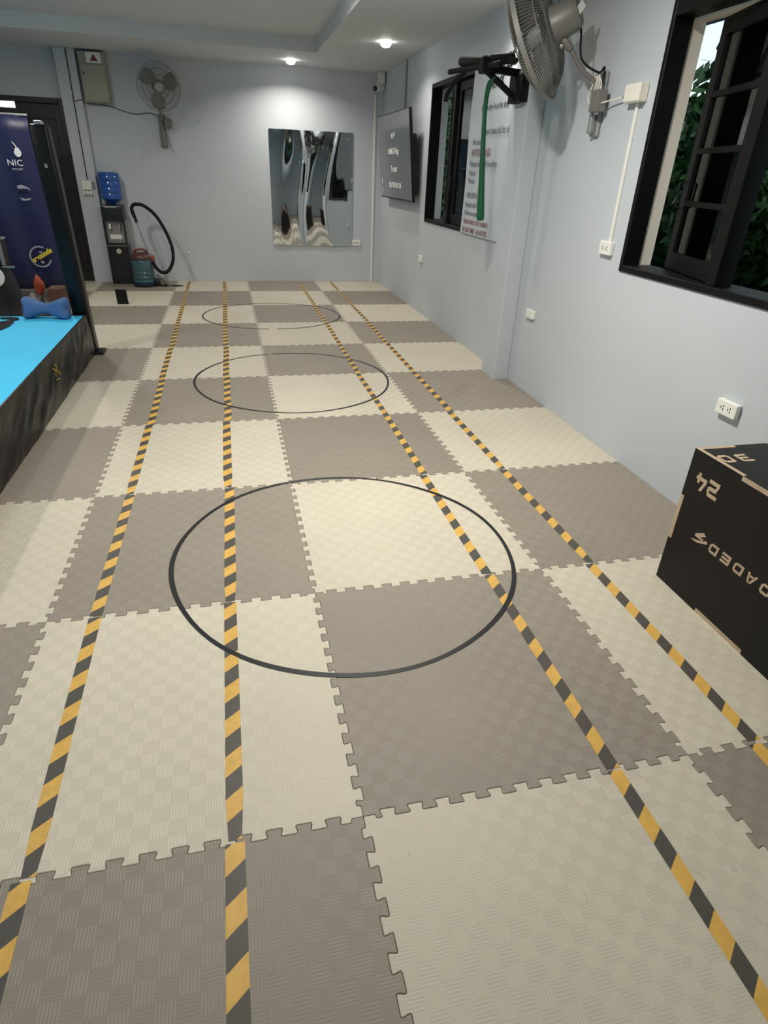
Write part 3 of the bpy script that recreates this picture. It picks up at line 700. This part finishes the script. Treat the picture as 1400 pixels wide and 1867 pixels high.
# ------------------------------------------------------------------ wall fans
def build_fan(name, label, c, n, r, wall_fn, big=True):
    t = thing(name, label, 'fan', c, 'grey wall fans')
    n = Vector(n).normalized(); c = Vector(c); M = z_to(c, n)          # local +z = blowing direction
    NW = 110 if big else 60; wr = .0019 if big else .0017
    # back guard dome
    def dome(sgn, depth, rin):
        bm = mb()
        for k in range(NW):
            a = 2*math.pi*k/NW
            pts = []
            for s in np.linspace(0, 1, 7):
                rr = rin+(r-rin)*s; z = sgn*depth*math.cos(math.pi/2*((rr-rin)/(r-rin))**1.6)
                pts.append((rr*math.cos(a+.25*s*sgn), rr*math.sin(a+.25*s*sgn), z))
            tube(bm, pts, wr, 4, False, M)
        for rr in (rin, rin+(r-rin)*.33, rin+(r-rin)*.66):
            z = sgn*depth*math.cos(math.pi/2*((rr-rin)/(r-rin))**1.6)
            tube(bm, [(rr*math.cos(a), rr*math.sin(a), z) for a in np.linspace(0, 2*math.pi, 36, endpoint=False)], wr*1.5, 5, False, M, closed=True)
        return bm
    obj('rear_guard', dome(-1, r*.36, r*.26), M_fan, t, True)
    obj('front_guard', dome(1, r*.26, r*.2), M_fan, t, True)
    bm = mb(); N = 64
    sec = [(r*.985, -.014), (r*1.005, -.014), (r*1.005, .014), (r*.985, .014)]
    rings = [[bm.verts.new(M @ Vector((rr*math.cos(2*math.pi*k/N), rr*math.sin(2*math.pi*k/N), z))) for rr, z in sec] for k in range(N)]
    for k in range(N):
        A, B = rings[k], rings[(k+1) % N]
        for e in range(4): bm.faces.new((A[e], A[(e+1) % 4], B[(e+1) % 4], B[e]))
    obj('rim', bm, M_fan, t, 40)
    bm = mb(); lathe(bm, [(.001, r*.285), (r*.17, r*.28), (r*.2, r*.26), (r*.2, r*.24)], 24, M); obj('centre_badge', bm, M_grey, t, 40)
    for k in range(3):
        bm = mb(); a0 = 2*math.pi*k/3+.4
        def bl(u, v):
            rr = r*(.16+.74*u); wdt = (.55+.5*math.sin(math.pi*min(1, u*1.05)))*1.0
            a = a0+(v-.5)*wdt*1.15+.2*u; z = (.5-v)*r*.26*(1-.35*u)
            return M @ Vector((rr*math.cos(a), rr*math.sin(a), z-.01))
        V = grid(bm, bl, 8, 8)
        ob = obj('blade', bm, M_fan, t, True)
        sm = ob.modifiers.new('thick', 'SOLIDIFY'); sm.thickness = .003
    bm = mb(); lathe(bm, [(.001, -.05), (r*.17, -.05), (r*.18, .03), (r*.12, .07), (.001, .075)], 20, M); obj('hub', bm, M_grey, t, 40)
    bm = mb(); L = r*.80
    lathe(bm, [(.001, -L), (r*.20, -L), (r*.25, -L+.025), (r*.27, -L*.55), (r*.30, -r*.34), (r*.26, -r*.30)], 24, M); obj('motor', bm, M_fan, t, 40)
    return t, M, n, c
fb, FMx, fn_, fc = build_fan('wall_fan', 'large grey wall fan on right wall above the pull up bar, seen from behind', (2.59, 3.12, 2.215),
                             (-math.cos(math.radians(42))*math.cos(math.radians(24)), math.sin(math.radians(42))*math.cos(math.radians(24)), -math.sin(math.radians(24))), .33, None)
back = fc-fn_*.16; 
piv = back+Vector((.04, -.02, -.10))
bm = mb(); tube(bm, smooth_path([back+Vector((0, 0, -.05)), piv, piv+Vector((.03, 0, -.02))]), .022, 8); obj('neck', bm, M_fan, fb, True)
bm = mb(); tube(bm, smooth_path([piv+Vector((.02, 0, -.01)), (2.86, 2.99, 2.06), (2.95, 2.965, 2.0), (2.955, 2.96, 1.93)]), .014, 8); obj('wall_arm', bm, M_fan, fb, True)
bm = mb(); b2(bm, (2.975, 2.915, 1.735), (XR-.001, 3.0, 2.06), .006); b2(bm, (2.94, 2.94, 1.75), (2.976, 2.975, 2.05), .006); obj('wall_plate', bm, M_grey, fb)
bm = mb(); b2(bm, (2.905, 2.85, 1.855), (2.972, 2.93, 1.965), .006, seg=2); obj('control_box', bm, M_fan, fb)
bm = mb(); lathe(bm, [(.001, 0), (.012, 0), (.012, .012), (.009, .014)], 12, z_to((2.93, 2.875, 1.855), (0, 0, -1))); obj('control_knob', bm, M_steel, fb, 40)
bm = mb(); Mlb = FMx @ Matrix.Translation((0, 0, -.19))
b2(bm, (-.02, -.026, -.0), (.02, .026, .002)); 
tf(bm, bm.verts, frame_m(fc-fn_*.19+Vector((.45, -.75, .45)).normalized()*.0895, (.75, .1, -.55), (0, 0, 1)))
obj('label_plate', bm, M_white, fb)
for q in (Vector((.10, -.02, -.035)), Vector((-.01, -.06, -.12))):
    bm = mb(); bmesh.ops.create_uvsphere(bm, u_segments=10, v_segments=8, radius=.013); tf(bm, bm.verts, Matrix.Translation(back+q)); obj('adjusting_knob', bm, M_steel, fb, True)
bm = mb(); tube(bm, smooth_path([back+Vector((.02, -.04, -.06)), back+Vector((.10, -.04, -.02)), (2.82, 2.95, 2.11), (2.93, 2.93, 2.05), (2.955, 2.915, 2.075), (2.95, 2.90, 2.0)]), .006, 6); obj('motor_lead', bm, M_blackrub, fb, True)
# coiled white cable by the bracket
bm = mb()
tube(bm, smooth_path([(2.94, 2.945, 2.05), (2.935, 2.985, 1.985), (2.93, 3.005, 1.94), (2.932, 2.97, 1.905), (2.935, 2.925, 1.93), (2.94, 2.915, 1.985), (2.945, 2.945, 2.06), (2.94, 2.95, 2.0), (2.935, 2.96, 1.94), (2.93, 2.935, 1.88)]), .0045, 6)
tube(bm, smooth_path([(2.945, 2.945, 2.04), (2.94, 2.895, 2.0), (2.93, 2.87, 1.94), (2.935, 2.862, 1.90), (2.955, 2.80, 1.905), (2.965, 2.70, 1.911), (2.97, 2.672, 1.912)]), .0045, 6)
tag(obj('power_cable', bm, M_offwhite, None, True, base=(2.94, 2.94, 1.9)), 'white cable coiled at the near fan bracket, leading to junction box', 'cable')
fa, FMx2, fn2, fc2 = build_fan('wall_fan', 'grey wall fan on back wall left of the mirror, facing the room', (.085, 8.40, 2.31), (.16, -.97, -.12), .255, None, False)
bm = mb(); tube(bm, smooth_path([fc2+Vector((-.02, .17, -.04)), (.05, 8.64, 2.12), (.05, 8.72, 2.05), (.05, 8.76, 1.98)]), .018, 8); obj('neck', bm, M_fan, fa, True)
bm = mb(); tube(bm, [(.045, 8.79, 2.04), (.045, 8.79, 1.70)], .022, 8); b2(bm, (.0, 8.81, 1.68), (.09, YB-.001, 2.05), .006); obj('wall_plate', bm, M_fan, fa)
bm = mb(); b2(bm, (.075, 8.72, 1.90), (.17, 8.80, 2.0), .006, seg=2); obj('control_box', bm, mat('fan_box_grey', (110, 108, 104), .5), fa)
bm = mb(); tube(bm, smooth_path([(.12, 8.76, 1.90), (.11, 8.80, 1.8), (.13, 8.84, 1.66), (.15, 8.85, 1.63)]), .005, 6); obj('pull_cord', bm, M_grey, fa, True)

# ------------------------------------------------------------------ electrical panel, pillar fittings
t = thing('electrical_panel', 'beige electrical cabinet high on back wall with warning sticker', 'electrical box', (-.68, YB, 2.13))
M_panel = mat('beige_enamel', (158, 154, 140), .5, var=.04)
bm = mb(); b2(bm, (-.835, YB-.15, 2.135), (-.535, YB-.001, 2.645), .006); obj('cabinet', bm, M_panel, t)
bm = mb(); b2(bm, (-.822, YB-.163, 2.15), (-.548, YB-.15, 2.52), .004); obj('door', bm, M_panel, t)
bm = mb(); b2(bm, (-.745, YB-.1525, 2.535), (-.575, YB-.1505, 2.64)); obj('warning_sticker', bm, M_white, t)
bm = mb(); prism(bm, [(-.045, -.03), (.045, -.03), (0, .045)], 0, .001, frame_m((-.655, YB-.153, 2.582), (1, 0, 0), (0, 0, 1))); obj('warning_triangle', bm, mat('warning_red', (120, 60, 58), .5), t)
bm = mb(); b2(bm, (-.80, YB-.172, 2.40), (-.785, YB-.163, 2.44), .002); obj('latch', bm, M_black, t)
bm = mb(); tube(bm, smooth_path([(-.965, 8.735, ZS), (-.968, 8.735, 2.3), (-.972, 8.735, 1.8), (-.975, 8.735, 1.27)]), .006, 6); tag(obj('wall_cable', bm, M_blackrub, None, True, base=(-.97, 8.735, 1.27)), 'thin black cable running down the left pillar to sockets', 'cable')
bm = mb(); tube(bm, smooth_path([(-.955, 8.735, 2.13), (-.88, 8.735, 2.15), (-.862, 8.76, 2.14), (-.835, 8.80, 2.12), (-.6, 8.853, 2.11), (-.3, 8.853, 2.04), (-.1, 8.853, 2.06), (.0, 8.853, 2.03)]), .004, 6); tag(obj('wall_cable', bm, M_blackrub, None, True, base=(-.85, 8.76, 2.13)), 'thin black cable running below the electrical cabinet to the far fan', 'cable')
t = thing('wall_outlet', 'white switch and socket cluster on left pillar with adaptors', 'outlet', (-.985, 8.74, 1.18))
bm = mb(); b2(bm, (-1.05, 8.71, 1.155), (-.93, 8.739, 1.26), .004); obj('plate', bm, M_white, t)
for x in (-1.02, -.985): 
    bm = mb(); b2(bm, (x-.012, 8.704, 1.19), (x+.012, 8.71, 1.23), .002); obj('switch', bm, M_offwhite, t)
for x in (-1.03, -.99, -.95):
    bm = mb(); b2(bm, (x-.016, 8.69, 1.10), (x+.016, 8.739, 1.145), .004); obj('adaptor', bm, M_white, t)
bm = mb(); b2(bm, (-.925, 8.70, 1.18), (-.895, 8.739, 1.25), .004); obj('plug', bm, M_grey, t)

# ------------------------------------------------------------------ water dispenser and bottle
wd = thing('water_dispenser', 'black water dispenser with grey tap panel beside left pillar', 'water dispenser', (-.70, 8.70, 0))
M_wdk = mat('dispenser_black', (26, 27, 34), .35, bump=.02)
X0, X1, Y0, Y1 = -.852, -.580, 8.585, 8.845
bm = mb(); b2(bm, (X0, Y0, 0), (X1, Y1, .50), .012, seg=2); obj('lower_cabinet', bm, M_wdk, wd)
bm = mb(); b2(bm, (X0, Y0+.075, .50), (X1, Y1, .80), .004); obj('tap_recess', bm, mat('dispenser_grey', (140, 138, 132), .35), wd)
bm = mb(); b2(bm, (X0, Y0, .50), (X0+.02, Y0+.075, .80)); b2(bm, (X1-.02, Y0, .50), (X1, Y0+.075, .80)); b2(bm, (X0+.02, Y0, .50), (X1-.02, Y0+.075, .525)); obj('recess_frame', bm, M_wdk, wd)
bm = mb(); b2(bm, (X0, Y0-.005, .80), (X1, Y1, .985), .015, seg=2); obj('upper_hood', bm, M_wdk, wd)
bm = mb(); b2(bm, (X0+.05, Y0-.01, .84), (X1-.06, Y0-.005, .94), .003); obj('display', bm, M_black, wd)
bm = mb(); b2(bm, (X0+.05, Y0-.008, .955), (X1-.07, Y0-.004, .972), .001); obj('trim_strip', bm, M_grey, wd)
for x in (-.775, -.655):
    bm = mb(); tube(bm, [(x, Y0+.075, .735), (x, Y0+.03, .735), (x, Y0+.025, .70)], .014, 10); b2(bm, (x-.014, Y0+.015, .74), (x+.014, Y0+.05, .765), .003); obj('tap', bm, M_white if x < -.7 else M_grey, wd)
bm = mb(); b2(bm, (-.795, Y0+.069, .57), (-.645, Y0+.0749, .625)); obj('notice_label', bm, M_white, wd)
bm = mb(); lathe(bm, [(.001, 0), (.032, 0), (.032, .004), (.001, .005)], 20, z_to((-.705, Y0, .425), (0, -1, 0))); obj('round_sticker', bm, mat('sticker_cream', (198, 192, 165), .5), wd)
M_blue = mat('blue_bottle', (52, 104, 190), .12, spec=.6, trans=.35)
bm = mb(); prof = [(.03, .987), (.035, 1.01), (.07, 1.03), (.125, 1.055)]
for k in range(4):
    z = 1.06+k*.07; prof += [(.133, z), (.134, z+.05), (.128, z+.058), (.128, z+.064)]
prof += [(.132, 1.345), (.118, 1.368), (.06, 1.372)]
lathe(bm, prof, 32, Matrix.Translation((-.705, 8.715, 0)))
wb = tag(obj('water_bottle', bm, M_blue, None, True, base=(-.705, 8.715, .987)), 'blue upturned water bottle on the black dispenser', 'bottle')

# ------------------------------------------------------------------ vacuum cleaner
vc = thing('vacuum_cleaner', 'teal wet vacuum with looping black hose beside the water dispenser', 'vacuum cleaner', (-.40, 8.42, 0))
M_teal = mat('teal_plastic', (66, 98, 106), .2, spec=.6, trans=.1)
Mv = Matrix.Translation((-.405, 8.43, 0))
bm = mb(); lathe(bm, [(.15, .012), (.158, .02), (.158, .05), (.15, .055)], 32, Mv); obj('base_ring', bm, mat('navy_plastic', (26, 36, 58), .3), vc, 40)
bm = mb(); prof = [(.145, .055)]
for k in range(3): z = .07+k*.055; prof += [(.146, z), (.138, z+.018), (.138, z+.026), (.147, z+.045)]
prof += [(.145, .25), (.14, .33), (.135, .345)]; lathe(bm, prof, 32, Mv); obj('tank', bm, M_teal, vc, True)
bm = mb(); lathe(bm, [(.14, .345), (.146, .355), (.142, .385), (.11, .42), (.05, .435)], 28, Mv); obj('motor_head', bm, mat('maroon_plastic', (82, 52, 50), .4), vc, True)
bm = mb(); tube(bm, smooth_path([(-.50, 8.43, .40), (-.47, 8.42, .46), (-.37, 8.42, .47), (-.30, 8.43, .41)]), .016, 8); obj('carry_handle', bm, mat('maroon_handle', (120, 66, 58), .4), vc, True)
bm = mb(); b2(bm, (-.285, 8.37, .32), (-.235, 8.43, .40), .01, seg=2); obj('clip', bm, mat('red_clip', (150, 74, 64), .4), vc)
bm = mb()
hose = smooth_path([(-.262, 8.36, .325), (-.22, 8.35, .24), (-.15, 8.36, .185), (-.07, 8.37, .21), (.0, 8.40, .33), (.005, 8.45, .50), (-.06, 8.5, .70), (-.16, 8.52, .88), (-.28, 8.5, .99), (-.38, 8.47, 1.015), (-.435, 8.44, .985), (-.435, 8.42, .92), (-.415, 8.41, .86)], 10)
tube(bm, hose, [.021+.002*(i % 2) for i in range(len(hose))], 10); obj('hose', bm, M_blackrub, vc, True)
bm = mb(); tube(bm, [(-.435, 8.43, .95), (-.40, 8.41, .80)], .019, 10); obj('hose_cuff', bm, M_blackrub, vc, 40)
bm = mb(); tube(bm, [(-.41, 8.41, .85), (-.285, 8.37, .37)], .011, 10); obj('wand', bm, M_steel, vc, 40)
bm = mb(); tube(bm, smooth_path([(-.235, 8.42, .16), (-.17, 8.40, .08), (-.12, 8.40, .012), (-.02, 8.42, .008), (.03, 8.38, .008), (.10, 8.40, .008), (.02, 8.36, .008), (-.06, 8.40, .010), (.06, 8.43, .008)]), .005, 6); obj('mains_lead', bm, M_blackrub, vc, True)
bm = mb(); b2(bm, (-.27, 8.36, .012), (-.20, 8.50, .10), .02, seg=2); b2(bm, (-.22, 8.36, .0), (-.10, 8.44, .025), .008); obj('castor_foot', bm, M_black, vc)
# black block on far mats
bm = mb(); box(bm, (0, 0, .084), (.125, .03, .168), .006, Matrix.Translation((-.53, 7.12, 0)) @ Matrix.Rotation(math.radians(-6), 4, 'Z'), 2)
for v in bm.verts: v.co.x += .012*math.sin(v.co.z*22)
tag(obj('black_block', bm, M_blackrub, base=(-.53, 7.12, 0)), 'small black upright slab standing on mats before the water dispenser', 'block')

# ------------------------------------------------------------------ boxing ring
rg = thing('boxing_ring', 'low boxing ring with light blue canvas, black vinyl skirt and corner post', 'boxing ring', (-.47, 4.74, 0))
M_canvas = mat('cyan_canvas', (68, 196, 242), .7, bump=.05, bscale=6, var=.05, vscale=1.5)
M_vinyl = mat('black_vinyl', (10, 9, 10), .34, spec=.3, bump=.10, bscale=22)
RX0, RX1, RY0, RY1, RZ = -4.2, -.470, -1.6, 4.75, .345
bm = mb(); b2(bm, (RX0, RY0, .0), (RX1-.06, RY1-.06, RZ-.03)); obj('platform', bm, M_black, rg)
bm = mb()
def can(u, v):
    x = RX0+(RX1-RX0)*u; y = RY0+(RY1-RY0)*v
    e = min(1, min(RX1-x, RY1-y)/.15)
    z = RZ+e*(.005*pnoise((x*2.2, y*1.2, 0))+.004*math.sin((x*1.2+y)*5)*pnoise((x, y, 4.)))
    return (x, y, z)
V = grid(bm, can, 60, 90); 
for i in range(60):
    a, b = V[i][90], V[i+1][90]; c_ = bm.verts.new(b.co+Vector((0, 0, -.03))); d_ = bm.verts.new(a.co+Vector((0, 0, -.03))); bm.faces.new((a, b, c_, d_))
for j in range(90):
    a, b = V[60][j], V[60][j+1]; c_ = bm.verts.new(b.co+Vector((0, 0, -.03))); d_ = bm.verts.new(a.co+Vector((0, 0, -.03))); bm.faces.new((b, a, d_, c_))
obj('canvas', bm, M_canvas, rg, 50)
bm = mb()
def skirt(u, v):        # u along y, v down
    y = RY0+(RY1-RY0)*u; z = (RZ+.006)*(1-v)+.004*v
    fold = .026*pnoise((y*3.5+v*2.6, v*1.2, 1.7))+.014*pnoise((y*9+v*6, v*2.2, 5.))+.007*pnoise((y*21+v*14, v*5, 9.))
    bulge = .022*math.sin(math.pi*v)*(1+.8*pnoise((y*1.7, 2.2, 0)))+.02*v
    x = RX1+.006+fold*min(1, v*3)*(1-.75*max(0, (v-.6)/.4))+bulge*.8-(.012 if v > .93 else 0)
    return (x, y, z)
grid(bm, skirt, 420, 22); obj('skirt', bm, M_vinyl, rg, True)
bm = mb()
grid(bm, lambda u, v: (RX0+(RX1+.006-RX0)*u, RY1+.004+.015*v+.012*pnoise((u*20+v*2, v, 2.))*v, (RZ+.006)*(1-v)+.004*v), 80, 8); obj('skirt', bm, M_vinyl, rg, True)
bm = mb(); tube(bm, [(RX1+.004, RY0, RZ+.004), (RX1+.004, 1.5, RZ+.005), (RX1+.004, RY1, RZ+.004)], .008, 6); obj('edge_piping', bm, M_vinyl, rg)
Mp = Matrix.Translation((-.505, 4.862, 0)) @ Matrix.Rotation(math.radians(-1.5), 4, 'Y')
bm = mb(); box(bm, (0, 0, .87), (.135, .135, 1.70), .022, Mp, 3); obj('corner_post', bm, M_vinyl, rg, 40)
bm = mb(); box(bm, (0, 0, 1.73), (.06, .06, .03), .006, Mp, 2); box(bm, (0, -.072, 1.45), (.02, .012, .03), .002, Mp); obj('post_cap', bm, M_steel, rg)
bm = mb(); box(bm, (0.01, 0, .012), (.19, .17, .022), .004, Matrix.Translation((-.49, 4.862, 0))); obj('post_foot', bm, M_black, rg)
M_gold = mat('gold_print', (150, 132, 70), .5); 
bm = mb()
for (y0_, z0_, y1_, z1_) in ((3.42, .27, 3.47, .20), (3.47, .28, 3.50, .21), (3.50, .275, 3.53, .19), (3.44, .18, 3.52, .16)):
    pts = []
    for s in np.linspace(0, 1, 6):
        y = y0_+(y1_-y0_)*s; z = z0_+(z1_-z0_)*s+.012*math.sin(math.pi*s); v = 1-z/(RZ+.006)
        p = skirt((y-RY0)/(RY1-RY0), v); pts.append((p[0]+.003, p[1], p[2]))
    tube(bm, pts, .004, 6)
obj('skirt_emblem', bm, M_gold, rg)
bm = mb(); pl = [(-1.10, 4.48), (-1.03, 4.55), (-.985, 4.60), (-1.03, 4.63), (-1.09, 4.64), (-1.10, 4.69), (-1.02, 4.695), (-.965, 4.675), (-.935, 4.60), (-.965, 4.57), (-.95, 4.48), (-.945, 4.36), (-.965, 4.26), (-1.0, 4.18), (-1.12, 4.05), (-1.22, 4.0), (-1.3, 4.1), (-1.16, 4.2), (-1.06, 4.32)]
prism(bm, pl, RZ+.006, RZ+.0068); obj('canvas_emblem', bm, M_blackrub, rg)
# bone shaped cushion on the corner
M_cush = mat('blue_cloth', (68, 104, 152), .85, bump=.12, bscale=40, var=.08, vscale=12)
bm = mb()
Mc = Matrix.Translation((-.735, 4.665, RZ+.080)) @ Matrix.Rotation(math.radians(-8), 4, 'Z')
def cush(u, v):
    a = 2*math.pi*v; s = 2*u-1; cz = max(0, 1-abs(s)**10)**.5
    hz = (.036+.072*abs(s)**1.25)*cz; hy = (.050+.035*abs(s))*cz
    ca, sa = math.cos(a), math.sin(a); e = .62
    y = math.copysign(abs(ca)**e, ca)*hy; z = math.copysign(abs(sa)**e, sa)*hz
    x = s*(.165+.022*(1 if sa > 0 else .3)*abs(sa)+.02*(sa < 0)*abs(sa))
    return Mc @ Vector((x, y+.01*s*s*sa, max(-.072, z)))
Vg = grid(bm, cush, 28, 20); bmesh.ops.remove_doubles(bm, verts=bm.verts, dist=.0005)
cu_o = tag(obj('bone_cushion', bm, M_cush, None, True, base=(-.735, 4.665, RZ)), 'blue bone shaped cushion lying on the ring corner by the post', 'cushion')

# ------------------------------------------------------------------ things behind the ring
M_navy = mat('navy_banner', (29, 33, 70), .45, spec=.4, bump=.06, bscale=5, var=.06, vscale=1.2)
bn = thing('banner', 'navy roll up banner with white emblems standing behind the ring', 'banner', (-1.55, 7.2, 0))
BA, BB = Vector((-1.105, 7.2, .185)), Vector((-1.185, 7.2, 1.86))
def ban(u, v):
    xr = BA.x+(BB.x-BA.x)*v; x = xr-1.05*(1-u); z = .165+1.715*v
    return (x, 7.2+.03*math.sin(7*u+1)*.5+.012*math.sin(19*u+2*v), z)
bm = mb(); grid(bm, ban, 40, 12); ob = obj('fabric', bm, M_navy, bn, True); sm = ob.modifiers.new('thick', 'SOLIDIFY'); sm.thickness = .003
bm = mb(); tube(bm, [(-2.24, 7.22, 1.885), (-1.18, 7.22, 1.885)], .012, 8); obj('top_rail', bm, M_grey, bn)
bm = mb(); tube(bm, [(-1.75, 7.26, .02), (-1.75, 7.24, 1.88)], .011, 8); obj('support_pole', bm, M_grey, bn)
bm = mb(); b2(bm, (-1.95, 7.2, 0), (-1.55, 7.30, .03), .006); obj('base_foot', bm, M_black, bn)
M_wprint = mat('white_print', (215, 216, 220), .5); M_yprint = mat('yellow_print', (205, 188, 62), .5); M_gprint = mat('grey_print', (150, 146, 158), .5)
yb = 7.168
bm = text_bm('NIC', .082, frame_m((-1.462, yb, 1.418), (1, 0, 0), (0, 0, 1)), .0005, sx=1.1); obj('banner_text', bm, M_wprint, bn); words('banner_text', 'sports gym', .024, frame_m((-1.425, yb, 1.382), (1, 0, 0), (0, 0, 1)), M_wprint, bn, ext=.0005)
bm = mb(); Me = Matrix.Translation((0,0,0)) @ frame_m((-1.335, yb, 1.545), (1, 0, 0), (0, 0, 1))
prism(bm, [(.036*math.cos(a)*(1 if math.sin(a) < .2 else .8), .045*math.sin(a)) for a in np.linspace(0, 2*math.pi, 16, endpoint=False)], 0, .001, Me)
prism(bm, [(-.008, .043), (.008, .04), (-.03, .095), (-.038, .095)], 0, .001, Me); obj('banner_emblem', bm, M_wprint, bn)
bm = mb(); Me = frame_m((-1.36, yb, 1.165), (1, 0, 0), (0, 0, 1))
prism(bm, [(-.06, .06), (-.01, .075), (.05, .05), (.075, .02), (.03, .04), (-.05, .035)], 0, .001, Me); prism(bm, [(-.055, -.05), (-.0, -.062), (.065, -.05), (.04, -.075), (-.03, -.08)], 0, .001, Me); obj('banner_emblem', bm, M_gprint, bn)
bm = mb(); Me = frame_m((-1.338, yb, .515), (1, 0, 0), (0, 0, 1))
ro, rin = .115, .098; N = 40
for k in range(5, N-4):
    a, b = 2*math.pi*k/N+.3, 2*math.pi*(k+1)/N+.3
    f = [bm.verts.new(Me @ Vector((q*math.cos(c_), q*math.sin(c_), .0005))) for q, c_ in ((rin, a), (ro, a), (ro, b), (rin, b))]; bm.faces.new(f)
obj('banner_badge', bm, M_gprint, bn)
for pl_ in ([(-.02, .05), (.03, .035), (.02, .06)], [(-.01, -.06), (.02, -.075), (.03, -.05), (.0, -.04)]):
    bm = mb(); prism(bm, pl_, 0, .001, Me); obj('badge_mark', bm, M_gprint, bn)
obj('banner_text', text_bm('seconds', .075, Me @ Matrix.Translation((-.075, -.06, .002)) @ Matrix.Rotation(.5, 4, 'Z'), .0005, bold=.004), M_yprint, bn)
# freestanding black bag
bg_ = thing('punching_bag', 'black freestanding bag with white round logo at left edge behind ring', 'bag', (-1.66, 6.45, 0))
Mb = Matrix.Translation((-1.66, 6.45, 0)) @ Matrix.Scale(.75, 4, (0, 1, 0))
M_bagk = mat('bag_black', (30, 31, 38), .4, bump=.1, bscale=12)
bm = mb(); lathe(bm, [(.24, .0), (.255, .02), (.25, .18), (.22, .40), (.17, .5), (.17, .52)], 28, Mb); obj('lower_body', bm, M_bagk, bg_, True)
bm = mb(); lathe(bm, [(.17, .52), (.20, .535), (.205, .75), (.195, .775), (.15, .79)], 28, Mb); obj('upper_body', bm, M_bagk, bg_, True)
bm = mb(); tube(bm, [(-1.66+.205*math.cos(a), 6.45+.155*math.sin(a), .775) for a in np.linspace(0, 2*math.pi, 28, endpoint=False)], .009, 6, closed=True); obj('top_rim', bm, M_grey, bg_)
bm = mb(); b2(bm, (-1.50, 6.325, .53), (-1.465, 6.345, .76), .004); obj('strap', bm, M_grey, bg_)
bm = mb(); b2(bm, (-1.50, 6.32, .505), (-1.39, 6.36, .525), .004, Matrix.Identity(4)); obj('buckle', bm, M_steel, bg_)
bm = mb(); lathe(bm, [(.03, 0), (.03, .006), (.05, .008), (.095, .007), (.1, 0)], 24, z_to((-1.585, 6.262, .43), (.28, -1, .25))); obj('round_logo', bm, M_wprint, bg_, 40)
# small stuff piled behind the corner
bm = mb(); bmesh.ops.create_icosphere(bm, subdivisions=4, radius=1)
for v in bm.verts:
    p = v.co.copy(); k = 1+.25*pnoise(p*2.1)+.1*pnoise(p*5); v.co = Vector((p.x*.11*k, p.y*.11*k, max(-.15, p.z*.17*k)))+Vector((-1.16, 5.95, .15))
tag(obj('kit_bag', bm, mat('grey_cloth', (128, 118, 112), .8, bump=.1), None, True, base=(-1.16, 5.95, 0)), 'crumpled grey kit bag on floor behind the blue cushion', 'bag')
bm = mb(); b2(bm, (-1.005, 5.85, 0), (-.872, 6.05, .385), .006); tag(obj('cardboard_box', bm, mat('brown_card', (84, 56, 42), .75, var=.1, vscale=10), base=(-.95, 5.95, 0)), 'brown cardboard box standing behind the ring post', 'box')
bm = mb(); bmesh.ops.create_icosphere(bm, subdivisions=3, radius=1)
for v in bm.verts:
    p = v.co.copy(); k = 1+.35*pnoise(p*2.6); w = .075*(1-.55*max(0, p.z)); v.co = Vector((p.x*w*.62*k, p.y*.05*k, p.z*.09*k))+Vector((-1.09, 5.93, .405))
tag(obj('crumpled_cloth', bm, mat('orange_cloth', (164, 68, 44), .7), None, True, base=(-1.09, 5.93, .33)), 'orange red crumpled cloth lying on top of grey kit bag', 'cloth')
bm = mb(); bmesh.ops.create_icosphere(bm, subdivisions=2, radius=1)
for v in bm.verts:
    p = v.co.copy(); k = 1+.5*pnoise(p*2.9); v.co = Vector((p.x*.045*k, p.y*.04*k, p.z*.045*k))+Vector((-.80, 5.72, .045))
bm2 = bm
tag(obj('crumpled_paper', bm2, M_white, base=(-.80, 5.72, 0)), 'small crumpled white paper on floor beside the ring post', 'paper')
